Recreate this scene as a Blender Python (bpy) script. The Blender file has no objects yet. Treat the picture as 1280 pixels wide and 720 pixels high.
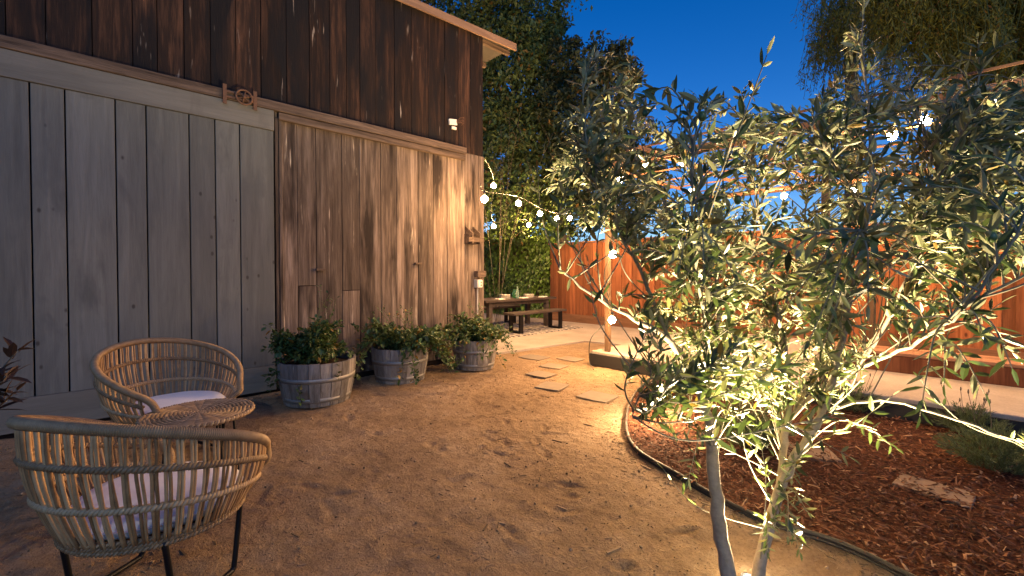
import bpy, math, random
from mathutils import Vector, Matrix, noise
random.seed(7)
R = math.radians
sc = bpy.context.scene
COL = sc.collection

# ------------------------------------------------------------------ camera frame
CAM = Vector((5.52, 0.0, 1.35))
YAW, PITCH, F, CY = R(46.1), R(1.0), 560.0, 350.0
_rt = Vector((math.cos(YAW), math.sin(YAW), 0))
_fw = Vector((-math.sin(YAW) * math.cos(PITCH), math.cos(YAW) * math.cos(PITCH), -math.sin(PITCH)))
_up = _rt.cross(_fw)
def P(px, py, t):
    """real point at depth t seen in direction px, py of the survey photo"""
    return CAM + _fw * t + _rt * ((px - 640) / F * t) + _up * (-(py - CY) / F * t)
def G(px, py, z=0.0):
    d = P(px, py, 1) - CAM
    return CAM + d * ((z - CAM.z) / d.z)
def W(px, py, x=0.0):
    d = P(px, py, 1) - CAM
    q = CAM + d * ((x - CAM.x) / d.x)
    return q.y, q.z

# ------------------------------------------------------------------ materials
MATS = {}
class NT:
    def __init__(s, name):
        s.m = bpy.data.materials.new(name); s.m.use_nodes = True
        s.t = s.m.node_tree; s.t.nodes.clear()
        s.out = s.n('ShaderNodeOutputMaterial')
        MATS[name] = s.m
    def n(s, typ, **kw):
        nd = s.t.nodes.new(typ)
        for k, v in kw.items(): setattr(nd, k, v)
        return nd
    def l(s, a, b): s.t.links.new(a, b)
    def obj(s, scale=(1, 1, 1)):
        c = s.n('ShaderNodeTexCoord'); mp = s.n('ShaderNodeMapping')
        mp.inputs['Scale'].default_value = scale
        s.l(c.outputs['Object'], mp.inputs['Vector'])
        return mp.outputs[0]
    def attr(s, name='rnd'):
        a = s.n('ShaderNodeAttribute'); a.attribute_name = name
        return a.outputs['Fac']
    def plank_coord(s, scale):
        """object coordinates shifted by the plank's own random number"""
        c = s.n('ShaderNodeTexCoord'); a = s.attr()
        mu = s.n('ShaderNodeMath', operation='MULTIPLY'); mu.inputs[1].default_value = 37.0
        s.l(a, mu.inputs[0])
        ad = s.n('ShaderNodeVectorMath', operation='ADD'); s.l(c.outputs['Object'], ad.inputs[0])
        cb = s.n('ShaderNodeCombineXYZ')
        for i in range(3): s.l(mu.outputs[0], cb.inputs[i])
        s.l(cb.outputs[0], ad.inputs[1])
        mp = s.n('ShaderNodeMapping'); mp.inputs['Scale'].default_value = scale
        s.l(ad.outputs[0], mp.inputs['Vector'])
        return mp.outputs[0]
    def noise(s, vec, scale, detail=4, rough=.6, dist=0):
        nd = s.n('ShaderNodeTexNoise'); nd.inputs['Scale'].default_value = scale
        nd.inputs['Detail'].default_value = detail; nd.inputs['Roughness'].default_value = rough
        nd.inputs['Distortion'].default_value = dist
        s.l(vec, nd.inputs['Vector']); return nd.outputs['Fac']
    def ramp(s, fac, stops, interp='LINEAR'):
        nd = s.n('ShaderNodeValToRGB'); cr = nd.color_ramp; cr.interpolation = interp
        while len(cr.elements) < len(stops): cr.elements.new(.5)
        for e, (p, c) in zip(cr.elements, stops):
            e.position = p; e.color = (*c, 1) if not isinstance(c, (int, float)) else (c, c, c, 1)
        s.l(fac, nd.inputs[0]); return nd.outputs[0]
    def mix(s, fac, a, b, mode='MIX'):
        nd = s.n('ShaderNodeMix', data_type='RGBA', blend_type=mode)
        for sock, v in ((nd.inputs[0], fac), (nd.inputs[6], a), (nd.inputs[7], b)):
            if hasattr(v, 'is_output') or isinstance(v, bpy.types.NodeSocket): s.l(v, sock)
            elif isinstance(v, tuple): sock.default_value = (*v, 1)
            else: sock.default_value = v
        return nd.outputs[2]
    def math(s, op, a, b=None):
        nd = s.n('ShaderNodeMath', operation=op)
        for i, v in enumerate((a, b)):
            if v is None: continue
            if isinstance(v, bpy.types.NodeSocket): s.l(v, nd.inputs[i])
            else: nd.inputs[i].default_value = v
        return nd.outputs[0]
    def bsdf(s, col, rough=.7, spec=.3, metal=0, bump=None, bstr=.3, bdist=.01, extra=None):
        b = s.n('ShaderNodeBsdfPrincipled')
        for k, v in (('Base Color', col), ('Roughness', rough), ('Metallic', metal), ('Specular IOR Level', spec)):
            if isinstance(v, bpy.types.NodeSocket): s.l(v, b.inputs[k])
            elif isinstance(v, tuple): b.inputs[k].default_value = (*v, 1)
            else: b.inputs[k].default_value = v
        if bump is not None:
            bm = s.n('ShaderNodeBump'); bm.inputs['Strength'].default_value = bstr; bm.inputs['Distance'].default_value = bdist
            s.l(bump, bm.inputs['Height']); s.l(bm.outputs[0], b.inputs['Normal'])
        s.l(b.outputs[0], s.out.inputs[0]); return b

def plain(name, col, rough=.6, metal=0, spec=.3, var=.25, scale=30, bstr=.15):
    t = NT(name); v = t.obj()
    n = t.noise(v, scale, 5, .65)
    c = t.mix(n, tuple(x * (1 - var) for x in col), tuple(min(1, x * (1 + var)) for x in col))
    t.bsdf(c, rough, spec, metal, n, bstr, .004)
    return t.m

def wood(name, cols, streak=None, streak_pos=.68, scale=(9, 9, .7), knots=None, rough=.8, stain=None, var=.5, bstr=.5, spec=.2, spots=None):
    """weathered planks; grain runs along the axis whose scale is small"""
    t = NT(name)
    v = t.plank_coord(scale)
    n1 = t.noise(v, 1.6, 6, .62, .6)
    n2 = t.noise(v, 7, 5, .7, .2)
    c = t.ramp(t.math('ADD', t.math('MULTIPLY', n1, .7), t.math('MULTIPLY', n2, .3)), [(.30, cols[0]), (.5, cols[1]), (.68, cols[2])])
    a = t.attr()
    c = t.mix(1.0, c, t.ramp(a, [(0, 1 - var), (1, 1 + var * .35)]), 'MULTIPLY')
    if stain:
        vb = t.plank_coord((stain[1], stain[1], stain[2]))
        nb = t.noise(vb, 1.0, 4, .6, .3)
        c = t.mix(t.ramp(nb, [(stain[3], 0.), (stain[3] + .14, 1.)]), c, stain[0])
    if streak:
        vs = t.plank_coord((scale[0] * 1.6, scale[1] * 1.6, scale[2] * 2.0) if scale[2] < scale[0] else (scale[0] * 2, scale[1] * 1.6, scale[2] * 1.6))
        ns = t.noise(vs, 1.3, 3, .55, .2)
        msk = t.math('MULTIPLY', t.ramp(ns, [(streak_pos, 0.), (streak_pos + .09, 1.)]), t.ramp(n2, [(.4, 0.), (.6, 1.)]))
        c = t.mix(msk, c, streak)
    if knots:
        kv = t.plank_coord(knots[1])
        vo = t.n('ShaderNodeTexVoronoi', feature='F1'); vo.inputs['Scale'].default_value = 1; t.l(kv, vo.inputs['Vector'])
        sel = t.n('ShaderNodeSeparateColor'); t.l(vo.outputs['Color'], sel.inputs[0])
        m = t.math('MULTIPLY', t.ramp(vo.outputs['Distance'], [(.05, 1.), (.12, 0.)]), t.ramp(sel.outputs[0], [(.36, 0.), (.42, 1.)]))
        c = t.mix(m, c, knots[0])
    t.bsdf(c, rough, spec, 0, t.math('ADD', n1, n2), bstr, .006)
    return t.m

wood('dark_siding', [(.006, .005, .0055), (.021, .011, .0075), (.088, .042, .025)], (.40, .34, .30), .665, (9, 9, .7),
     stain=((.006, .005, .006), 2.4, .6, .47), var=.6, bstr=1.0)
wood('brown_siding', [(.022, .015, .012), (.14, .104, .083), (.28, .222, .188)], (.48, .41, .34), .655, (11, 11, .6),
     stain=((.020, .014, .012), 3.2, .55, .505), var=.55, bstr=1.0)
wood('grey_door', [(.082, .085, .082), (.12, .124, .118), (.153, .157, .15)], None, .7, (6, 6, .5),
     knots=((.045, .042, .04), (7, 7, 4.2)), stain=((.088, .092, .09), 4, 1.6, .54), var=.28, bstr=.4)
wood('grey_door_rail', [(.10, .098, .088), (.135, .132, .122), (.17, .166, .153)], None, .7, (6, .5, 6),
     knots=((.06, .05, .046), (5, 2.2, 5)), stain=((.10, .096, .09), 3, 1.2, .56), var=.15, bstr=.4)
wood('rail_wood', [(.026, .018, .014), (.09, .063, .048), (.17, .12, .09)], (.02, .014, .01), .58, (14, .9, 14), var=.3, bstr=.8)
wood('fascia_wood', [(.13, .08, .055), (.20, .125, .085), (.26, .17, .12)], None, .7, (14, .8, 14), var=.2, bstr=.4)
wood('fence_wood', [(.085, .030, .013), (.195, .068, .028), (.29, .112, .05)], (.08, .03, .013), .66, (9, 9, .6), var=.6, bstr=.4,
     knots=((.07, .022, .01), (5, 5, 2.5)))
wood('pergola_wood', [(.11, .05, .026), (.18, .09, .05), (.25, .13, .075)], None, .7, (1.0, 12, 12), var=.3, bstr=.4)
wood('post_wood', [(.04, .024, .015), (.07, .042, .026), (.10, .063, .04)], None, .7, (12, 12, .8), var=.3, bstr=.4)
wood('bench_wood', [(.14, .065, .035), (.25, .125, .07), (.33, .18, .105)], None, .7, (.8, 12, 12), var=.35, bstr=.4)
wood('dark_timber', [(.028, .020, .017), (.055, .042, .036), (.085, .068, .06)], None, .7, (10, .8, 10), var=.2, rough=.55, bstr=.3)
wood('barrel_wood', [(.07, .055, .047), (.17, .155, .145), (.26, .245, .235)], (.42, .40, .39), .70, (10, 10, 1.6),
     stain=((.085, .06, .048), 5, 2.0, .6), var=.4, bstr=.7)
plain('hoop_metal', (.21, .205, .20), .55, .55, .4, .35, 40)
plain('black_metal', (.012, .012, .014), .42, .7, .5, .3, 60)
plain('rust_metal', (.13, .07, .045), .75, .4, .3, .45, 50)
plain('dark_shade_wood', (.012, .009, .009), .9, 0, .1, .4, 20)
plain('roofing', (.06, .055, .05), .85, 0, .2, .3, 10)
plain('soil', (.045, .03, .02), .95, 0, .1, .5, 60, .6)
plain('bark_olive', (.27, .215, .16), .85, 0, .2, .65, 30, 1.0)
plain('bark_dark', (.10, .085, .065), .9, 0, .2, .4, 20, .8)
plain('twig_bark', (.20, .18, .125), .8, 0, .2, .3, 40, .3)
plain('plant_stem', (.07, .09, .03), .7, 0, .2, .3, 40, .3)
plain('plastic_grey', (.34, .34, .33), .5, 0, .4, .1, 20)
plain('plastic_white', (.62, .60, .56), .5, 0, .4, .12, 20)
plain('cable_rubber', (.015, .017, .016), .5, 0, .4, .2, 20)
plain('edging_rubber', (.018, .016, .015), .6, 0, .4, .3, 40)
plain('china', (.62, .58, .52), .3, 0, .5, .05, 20)
plain('napkin_cloth', (.66, .60, .52), .85, 0, .2, .08, 30)
plain('olive_green', (.075, .12, .035), .35, 0, .5, .3, 60, .05)
plain('paver_stone', (.175, .14, .105), .85, 0, .2, .22, 9, .4)
plain('paver_edge', (.17, .12, .085), .9, 0, .2, .3, 16, .5)
plain('cream_shade', (.62, .55, .42), .5, 0, .3, .1, 20)

def rattan(name, cols, rough=.5):
    t = NT(name); v = t.obj()
    a = t.attr()
    n = t.noise(v, 22, 4, .6)
    c = t.ramp(t.math('ADD', t.math('MULTIPLY', n, .55), t.math('MULTIPLY', a, .45)), [(.25, cols[0]), (.5, cols[1]), (.75, cols[2])])
    t.bsdf(c, rough, .4, 0, t.noise(v, 120, 3, .6), .25, .002)
rattan('rattan', [(.16, .085, .036), (.32, .19, .088), (.46, .30, .155)])
rattan('rattan_weave', [(.15, .088, .042), (.29, .185, .095), (.41, .28, .155)])

t = NT('cushion_cloth'); v = t.obj()
wv = t.n('ShaderNodeTexWave'); wv.inputs['Scale'].default_value = 140; t.l(v, wv.inputs['Vector'])
wv2 = t.n('ShaderNodeTexWave', bands_direction='Y'); wv2.inputs['Scale'].default_value = 140; t.l(v, wv2.inputs['Vector'])
n = t.noise(v, 9, 4, .6)
t.bsdf(t.mix(n, (.66, .65, .64), (.78, .77, .76)), .9, .15, 0, t.math('ADD', t.math('MULTIPLY', t.math('ADD', wv.outputs['Fac'], wv2.outputs['Fac']), .15), n), .3, .004)

def leafmat(name, top, under, transl=.25, rough=.45, spec=.4, var=.45, accent=None):
    t = NT(name); a = t.attr()
    geo = t.n('ShaderNodeNewGeometry')
    c = t.mix(geo.outputs['Backfacing'], top, under)
    c = t.mix(1.0, c, t.ramp(a, [(0, 1 - var), (1, 1 + var)]), 'MULTIPLY')
    if accent: c = t.mix(t.ramp(a, [(.93, 0.), (.97, 1.)]), c, accent)
    b = t.n('ShaderNodeBsdfPrincipled'); t.l(c, b.inputs['Base Color'])
    b.inputs['Roughness'].default_value = rough; b.inputs['Specular IOR Level'].default_value = spec
    tr = t.n('ShaderNodeBsdfTranslucent'); t.l(t.mix(1.0, c, (1.25, 1.3, .7), 'MULTIPLY'), tr.inputs[0])
    ms = t.n('ShaderNodeMixShader'); ms.inputs[0].default_value = transl
    t.l(b.outputs[0], ms.inputs[1]); t.l(tr.outputs[0], ms.inputs[2]); t.l(ms.outputs[0], t.out.inputs[0])
leafmat('olive_leaf', (.062, .087, .033), (.225, .228, .115), .16, .42, .4, .4, (.20, .13, .03))
leafmat('tree_leaf', (.058, .098, .030), (.075, .11, .04), .25, .5, .35, .5, (.14, .085, .02))
leafmat('dark_leaf', (.022, .040, .020), (.035, .052, .028), .18, .5, .35, .5, (.10, .06, .015))
leafmat('pepper_leaf', (.15, .15, .024), (.15, .15, .03), .3, .5, .3, .45, (.20, .10, .03))
leafmat('ivy_leaf', (.075, .135, .022), (.09, .14, .04), .3, .42, .4, .5)
leafmat('pot_leaf', (.040, .078, .022), (.06, .09, .035), .25, .45, .4, .55, (.20, .11, .02))
leafmat('red_leaf', (.045, .024, .015), (.055, .03, .02), .2, .4, .4, .4)
leafmat('lavender_leaf', (.085, .115, .055), (.10, .13, .075), .2, .6, .2, .35)
leafmat('mulch_chip', (.10, .042, .021), (.10, .042, .021), 0, .85, .15, .75, (.30, .18, .10))
leafmat('litter_chip', (.19, .135, .085), (.19, .135, .085), 0, .9, .1, .6)

t = NT('dirt'); v = t.obj()
n1 = t.noise(v, 1.1, 5, .6, .3); n2 = t.noise(v, 9, 6, .7); n3 = t.noise(v, 75, 4, .75); n4 = t.noise(v, 260, 2, .8)
c = t.ramp(t.math('ADD', t.math('MULTIPLY', n1, .5), t.math('MULTIPLY', n2, .5)), [(.36, (.20, .130, .074)), (.5, (.30, .205, .122)), (.62, (.39, .28, .178))])
c = t.mix(t.ramp(n3, [(.36, .4), (.52, 0.)]), c, (.10, .06, .034))
c = t.mix(t.ramp(n4, [(.60, 0.), (.72, .7)]), c, (.42, .34, .26))
n5 = t.noise(v, 24, 5, .7, .4)
h = t.math('ADD', t.math('ADD', t.math('MULTIPLY', n2, .6), t.math('MULTIPLY', n5, .8)), t.math('ADD', t.math('MULTIPLY', n3, .45), t.math('MULTIPLY', n4, .16)))
t.bsdf(c, .95, .12, 0, h, 1.0, .045)
t = NT('mulch_base'); v = t.obj(); n = t.noise(v, 40, 5, .7)
t.bsdf(t.ramp(n, [(.35, (.02, .008, .005)), (.6, (.10, .034, .016))]), .95, .1, 0, n, .9, .03)
t = NT('concrete'); v = t.obj(); n = t.noise(v, 1.6, 5, .6); n2 = t.noise(v, 60, 4, .7)
t.bsdf(t.mix(1.0, t.ramp(n, [(.3, (.24, .20, .165)), (.7, (.36, .31, .26))]), t.ramp(n2, [(.3, .8), (.7, 1.1)]), 'MULTIPLY'), .8, .25, 0, n2, .25, .004)
t = NT('rug_weave'); v = t.obj()
vo = t.n('ShaderNodeTexVoronoi', feature='DISTANCE_TO_EDGE'); vo.inputs['Scale'].default_value = 5.5; t.l(v, vo.inputs['Vector'])
wv = t.n('ShaderNodeTexWave', wave_type='RINGS'); wv.inputs['Scale'].default_value = 2.2; wv.inputs['Distortion'].default_value = 6; t.l(v, wv.inputs['Vector'])
m = t.math('MULTIPLY', t.ramp(vo.outputs[0], [(.05, 0.), (.09, 1.)]), t.ramp(wv.outputs[0], [(.4, 0.), (.5, 1.)]))
t.bsdf(t.mix(m, (.40, .36, .31), (.035, .035, .045)), .95, .1, 0, t.noise(v, 200, 2), .3, .003)
t = NT('bottle_glass'); b = t.bsdf((.55, .75, .62), .06, .5); b.inputs['Transmission Weight'].default_value = .85
t = NT('green_glass'); b = t.bsdf((.12, .35, .16), .06, .5); b.inputs['Transmission Weight'].default_value = .8
def glow(name, col, s):
    t = NT(name); e = t.n('ShaderNodeEmission'); e.inputs[0].default_value = (*col, 1); e.inputs[1].default_value = s
    t.l(e.outputs[0], t.out.inputs[0])
BULB = 1450.0
glow('bulb_glow', (1.0, .56, .22), BULB)

# ------------------------------------------------------------------ mesh helpers
class MB:
    def __init__(s): s.v = []; s.f = []; s.r = []
    def add(s, vs, fs, r=None):
        o = len(s.v); s.v += [tuple(p) for p in vs]
        r = random.random() if r is None else r
        for f in fs: s.f.append([i + o for i in f]); s.r.append(r)
    def box(s, c, d, M=None, r=None, ch=0.0):
        hx, hy, hz = d[0] / 2, d[1] / 2, d[2] / 2
        if ch <= 0:
            vs = [Vector((x, y, z)) for x in (-hx, hx) for y in (-hy, hy) for z in (-hz, hz)]
            fs = [(0, 1, 3, 2), (4, 6, 7, 5), (0, 4, 5, 1), (2, 3, 7, 6), (0, 2, 6, 4), (1, 5, 7, 3)]
        else:
            import bmesh
            bm = bmesh.new(); bmesh.ops.create_cube(bm, size=1)
            for q in bm.verts: q.co = Vector((q.co.x * d[0], q.co.y * d[1], q.co.z * d[2]))
            bmesh.ops.bevel(bm, geom=bm.edges[:], offset=ch, segments=2, affect='EDGES', profile=.5)
            bm.verts.index_update()
            vs = [q.co.copy() for q in bm.verts]; fs = [[q.index for q in f.verts] for f in bm.faces]; bm.free()
        c = Vector(c)
        vs = [(M @ p if M else p) + c for p in vs]
        s.add(vs, fs, r)
    def prism(s, pts, off, r=None):
        """closed polygon pts extruded by off"""
        n = len(pts); off = Vector(off)
        vs = [Vector(p) for p in pts] + [Vector(p) + off for p in pts]
        fs = [list(range(n))[::-1], list(range(n, 2 * n))] + [(i, (i + 1) % n, n + (i + 1) % n, n + i) for i in range(n)]
        s.add(vs, fs, r)
    def tube(s, pts, rad, n=8, cap=True, r=None, closed=False, ell=None):
        pts = [Vector(p) for p in pts]; m = len(pts)
        if not isinstance(rad, (list, tuple)): rad = [rad] * m
        vs = []; up = None
        for i, p in enumerate(pts):
            if closed: d = pts[(i + 1) % m] - pts[i - 1]
            else: d = pts[min(i + 1, m - 1)] - pts[max(i - 1, 0)]
            if d.length < 1e-9: d = Vector((0, 0, 1))
            d.normalize()
            if up is None:
                up = Vector((0, 0, 1)) if abs(d.z) < .9 else Vector((1, 0, 0))
            a = d.cross(up)
            if a.length < 1e-6: a = d.orthogonal()
            a.normalize(); up = a.cross(d); b = up
            for k in range(n):
                th = 2 * math.pi * k / n
                vs.append(p + a * (math.cos(th) * rad[i]) + b * (math.sin(th) * rad[i] * (ell or 1)))
        fs = []
        for i in range(m if closed else m - 1):
            j = (i + 1) % m
            for k in range(n):
                fs.append((i * n + k, i * n + (k + 1) % n, j * n + (k + 1) % n, j * n + k))
        if cap and not closed:
            fs.append(list(range(n))[::-1]); fs.append([(m - 1) * n + k for k in range(n)])
        s.add(vs, fs, r)
    def lathe(s, prof, n=24, c=(0, 0, 0), r=None):
        vs = []; c = Vector(c)
        for (rr, z) in prof:
            for k in range(n):
                th = 2 * math.pi * k / n
                vs.append(c + Vector((rr * math.cos(th), rr * math.sin(th), z)))
        fs = [(i * n + k, i * n + (k + 1) % n, (i + 1) * n + (k + 1) % n, (i + 1) * n + k) for i in range(len(prof) - 1) for k in range(n)]
        fs.append(list(range(n))[::-1]); fs.append([(len(prof) - 1) * n + k for k in range(n)])
        s.add(vs, fs, r)
    def leaf(s, p, d, nrm, L, w, r=None, curl=.15, fold=.25):
        """lanceolate folded leaf"""
        d = d.normalized(); a = d.cross(nrm)
        if a.length < 1e-5: a = d.orthogonal()
        a.normalize(); u = a.cross(d)
        def q(t, x, z): return p + d * (L * t) + a * (w * x) + u * (z * w - curl * L * t * t)
        vs = [q(0, 0, 0), q(.3, -.46, fold * .5), q(.3, 0, 0), q(.3, .46, fold * .5), q(.68, -.42, fold * .45), q(.68, 0, 0), q(.68, .42, fold * .45), q(1, 0, 0)]
        s.add(vs, [(0, 2, 1), (0, 3, 2), (1, 2, 5, 4), (2, 3, 6, 5), (4, 5, 7), (5, 6, 7)], r)
    def leaf2(s, p, d, nrm, L, w, r=None):
        """small leaf: two triangles folded on the midrib"""
        d = d.normalized(); a = d.cross(nrm)
        if a.length < 1e-5: a = d.orthogonal()
        a.normalize(); u = a.cross(d)
        s.add([p, p + d * L * .45 - a * w * .5 + u * w * .12, p + d * L - u * L * .12, p + d * L * .45 + a * w * .5 + u * w * .12], [(0, 2, 1), (0, 3, 2)], r)
    def build(s, name, mat, parent=None, smooth=False):
        off = wloc(parent) if parent else Vector((0, 0, 0))
        me = bpy.data.meshes.new(name)
        me.from_pydata([(x - off.x, y - off.y, z - off.z) for x, y, z in s.v], [], s.f)
        a = me.attributes.new('rnd', 'FLOAT', 'FACE'); a.data.foreach_set('value', s.r)
        if smooth: me.polygons.foreach_set('use_smooth', [True] * len(me.polygons))
        me.materials.append(MATS[mat] if isinstance(mat, str) else mat)
        o = bpy.data.objects.new(name, me); COL.objects.link(o)
        if parent: o.parent = parent
        return o
def wloc(o):
    v = Vector((0, 0, 0))
    while o: v += o.location; o = o.parent
    return v
def tag(o, label=None, cat=None, group=None, kind=None):
    if label: o['label'] = label
    if cat: o['category'] = cat
    if group: o['group'] = group
    if kind: o['kind'] = kind
    return o
def thing(name, label, cat, loc=(0, 0, 0), group=None):
    o = bpy.data.objects.new(name, None); COL.objects.link(o); o.location = loc
    o.empty_display_size = .1
    return tag(o, label, cat, group)
def copy_tree(o, parent=None):
    c = o.copy(); COL.objects.link(c)
    if parent: c.parent = parent
    for ch in [q for q in bpy.data.objects if q.parent == o]: copy_tree(ch, c)
    return c
def rv(s=1): return Vector((random.uniform(-s, s), random.uniform(-s, s), random.uniform(-s, s)))
def smoothpath(pts, k=6):
    pts = [Vector(p) for p in pts]; out = []
    for i in range(len(pts) - 1):
        p0, p1, p2, p3 = pts[max(i - 1, 0)], pts[i], pts[i + 1], pts[min(i + 2, len(pts) - 1)]
        for j in range(k):
            u = j / k
            out.append(.5 * ((2 * p1) + (p2 - p0) * u + (2 * p0 - 5 * p1 + 4 * p2 - p3) * u * u + (3 * p1 - p0 - 3 * p2 + p3) * u ** 3))
    out.append(pts[-1]); return out
def lerp_list(tab, x):
    if x <= tab[0][0]: return tab[0][1]
    for (a, b), (c, d) in zip(tab, tab[1:]):
        if x <= c: return b + (d - b) * (x - a) / (c - a)
    return tab[-1][1]

# ------------------------------------------------------------------ ground
DENTS = []
for i in range(230):
    x = random.uniform(1.2, 5.2); y = random.uniform(-.6, 5.5)
    DENTS.append((x, y, random.uniform(0, 3.14), random.uniform(.05, .16), random.uniform(.03, .055), random.uniform(.006, .018), random.random() < .2))
CELL = {}
for d in DENTS:
    for i in range(-1, 2):
        for j in range(-1, 2): CELL.setdefault((int(math.floor(d[0] / .4)) + i, int(math.floor(d[1] / .4)) + j), []).append(d)
def gz(x, y):
    near = max(0, 1 - max(0, abs(x - 3) - 3.5) / 1.5) * max(0, 1 - max(0, abs(y - 2.2) - 3.6) / 1.2)
    if near <= 0: return -.004
    z = noise.noise(Vector((x * .9, y * .9, 3))) * .014 + noise.noise(Vector((x * 4, y * 4, 9))) * .010 + noise.noise(Vector((x * 13, y * 13, 1))) * .007 + noise.noise(Vector((x * 31, y * 31, 4))) * .0035
    for (a, b, th, l, w, dp, tread) in CELL.get((int(math.floor(x / .4)), int(math.floor(y / .4))), ()):
        dx, dy = x - a, y - b
        u = (dx * math.cos(th) + dy * math.sin(th)) / l; v = (-dx * math.sin(th) + dy * math.cos(th)) / w
        q = u * u + v * v
        if q < 2.2:
            z -= dp * math.exp(-q * 2.2) - dp * .55 * math.exp(-((q - 1.3) ** 2) * 5)
            if tread and q < 1: z += .004 * math.sin(u * l * 230)
    return -.004 + (z - .004) * near
def axis(lo, hi, a, b, st):
    out = []; x = a
    while x <= b + 1e-6: out.append(x); x += st
    g, s_ = [], st; x = b
    while x < hi: s_ *= 1.5; x += s_; g.append(min(x, hi))
    h, s_ = [], st; x = a
    while x > lo: s_ *= 1.5; x -= s_; h.append(max(x, lo))
    return h[::-1] + out + g
xs = axis(-160, 160, 1.0, 5.3, .02); ys = axis(-160, 160, -.9, 4.6, .022)
g = MB(); vs = [(x, y, gz(x, y)) for x in xs for y in ys]; ny = len(ys)
g.add(vs, [(i * ny + j, (i + 1) * ny + j, (i + 1) * ny + j + 1, i * ny + j + 1) for i in range(len(xs) - 1) for j in range(ny - 1)], .5)
tag(g.build('ground', 'dirt', smooth=True), kind='structure')

def slab(name, poly, z0, z1, mat, **kw):
    m = MB(); m.prism([(x, y, z0) for x, y in poly], (0, 0, z1 - z0), .5)
    return m.build(name, mat)
tag(slab('patio', [(-14, 4.95), (.05, 4.95), (.14, 5.8), (.26, 7.0), (1.55, 7.25), (1.55, 9.42), (-14, 9.42)], -.05, .022, 'concrete'), kind='structure')
# raised concrete step under the pergola
m = MB(); m.box((6.32, 7.14, .1), (9.4, 3.56, .21), r=.5, ch=.012)
tag(m.build('concrete_platform', 'concrete'), kind='structure')

m = MB(); m.box((6.32, 5.345, .085), (9.42, .022, .17), r=.3, ch=.003); m.box((1.605, 7.14, .085), (.022, 3.56, .17), r=.3, ch=.003)
tag(m.build('platform_edge', 'edging_rubber'), kind='structure')
# mulch bed
EDGE = [G(px, py) for px, py in [(822, 470), (800, 487), (787, 508), (783, 538), (797, 566), (850, 598), (905, 630), (960, 655), (1051, 684), (1160, 737), (1320, 815)]]
EDGE = smoothpath(EDGE, 6)
bed = [(p.x, p.y) for p in EDGE] + [(7.5, .9), (9.5, 2.5), (9.5, 5.34), (EDGE[0].x, 5.34)]
m = MB(); m.add([(x, y, .012) for x, y in bed], [list(range(len(bed)))[::-1]], .5)
o = m.build('mulch_bed', 'mulch_base'); tag(o, kind='structure')
if o.data.polygons[0].normal.z < 0: o.data.flip_normals()
def inbed(x, y):
    c = False; j = len(bed) - 1
    for i in range(len(bed)):
        xi, yi = bed[i]; xj, yj = bed[j]
        if (yi > y) != (yj > y) and x < (xj - xi) * (y - yi) / (yj - yi) + xi: c = not c
        j = i
    return c
m = MB(); k = 0
while k < 24000:
    q = Vector((random.uniform(2.7, 8), random.uniform(.9, 5.3)))
    if not inbed(q.x, q.y): continue
    rel = q - Vector((CAM.x, CAM.y)); d = rel.length
    if random.random() > min(1, (3.2 / d) ** 1.5): continue
    L = random.choice((random.uniform(.010, .03), random.uniform(.01, .03), random.uniform(.03, .075))); w = random.uniform(.002, .008)
    th = random.uniform(0, 6.28); dv = Vector((math.cos(th), math.sin(th), random.uniform(-.35, .45)))
    p = Vector((q.x, q.y, random.uniform(.014, .045))); a = Vector((-math.sin(th), math.cos(th), random.uniform(-.5, .5))) * w
    h = Vector((0, 0, w * .7))
    m.add([p - a, p + a, p + dv * L + a * .6, p + dv * L - a * .6, p + h + dv * L * .5 - a * .4, p + h + dv * L * .5 + a * .4],
          [(0, 1, 5, 4), (4, 5, 2, 3), (0, 4, 3), (1, 2, 5), (3, 2, 1, 0)])
    k += 1
tag(m.build('mulch', 'mulch_chip'), 'reddish brown shredded bark mulch around the olive tree', 'mulch', kind='stuff')
m = MB(); m.tube([p + Vector((0, 0, .022)) for p in EDGE], .013, 8)
m.tube([p + Vector((0, 0, .001)) for p in EDGE], .010, 6)
tag(m.build('garden_edging', 'edging_rubber', smooth=True), 'black rubber edging curving between the dirt and red mulch', 'edging')

# pebbles and dry bits on the dirt
m = MB(); k = 0
while k < 9000:
    x = random.uniform(.2, 5.0); y = random.uniform(-.6, 5.2); edge = 0
    if random.random() < .16:
        edge = 1
        if random.random() < .55: x = .08 + abs(random.gauss(0, .22)); y = random.uniform(-.6, 4.7)
        else: q_ = random.choice(EDGE); x = q_.x - abs(random.gauss(0, .10)); y = q_.y - abs(random.gauss(0, .10))
    if inbed(x, y): continue
    d = math.hypot(x - CAM.x, y - CAM.y)
    if random.random() > min(1, 2.2 / d) and not edge: continue
    s_ = random.uniform(.002, .0055) * (1 if random.random() < .95 else 2.4)
    p = Vector((x, y, gz(x, y) + s_ * .3))
    M = Matrix.Rotation(random.uniform(0, 6.28), 3, rv() + Vector((0, 0, .01)))
    if random.random() < (.45 if edge else .12):
        m.box(p, (s_ * 7, s_ * .9, s_ * .5), Matrix.Rotation(random.uniform(0, 6.28), 3, 'Z'))
    else:
        vs = [Vector(q) * s_ * random.uniform(.7, 1.2) for q in ((1, 0, 0), (-1, 0, 0), (0, 1, 0), (0, -1, 0), (0, 0, .8), (0, 0, -.8))]
        m.add([M @ q + p for q in vs], [(0, 2, 4), (2, 1, 4), (1, 3, 4), (3, 0, 4), (2, 0, 5), (1, 2, 5), (3, 1, 5), (0, 3, 5)])
    k += 1
tag(m.build('gravel', 'litter_chip'), 'loose grit and dry bits over the dirt yard', 'gravel', kind='stuff')

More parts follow.
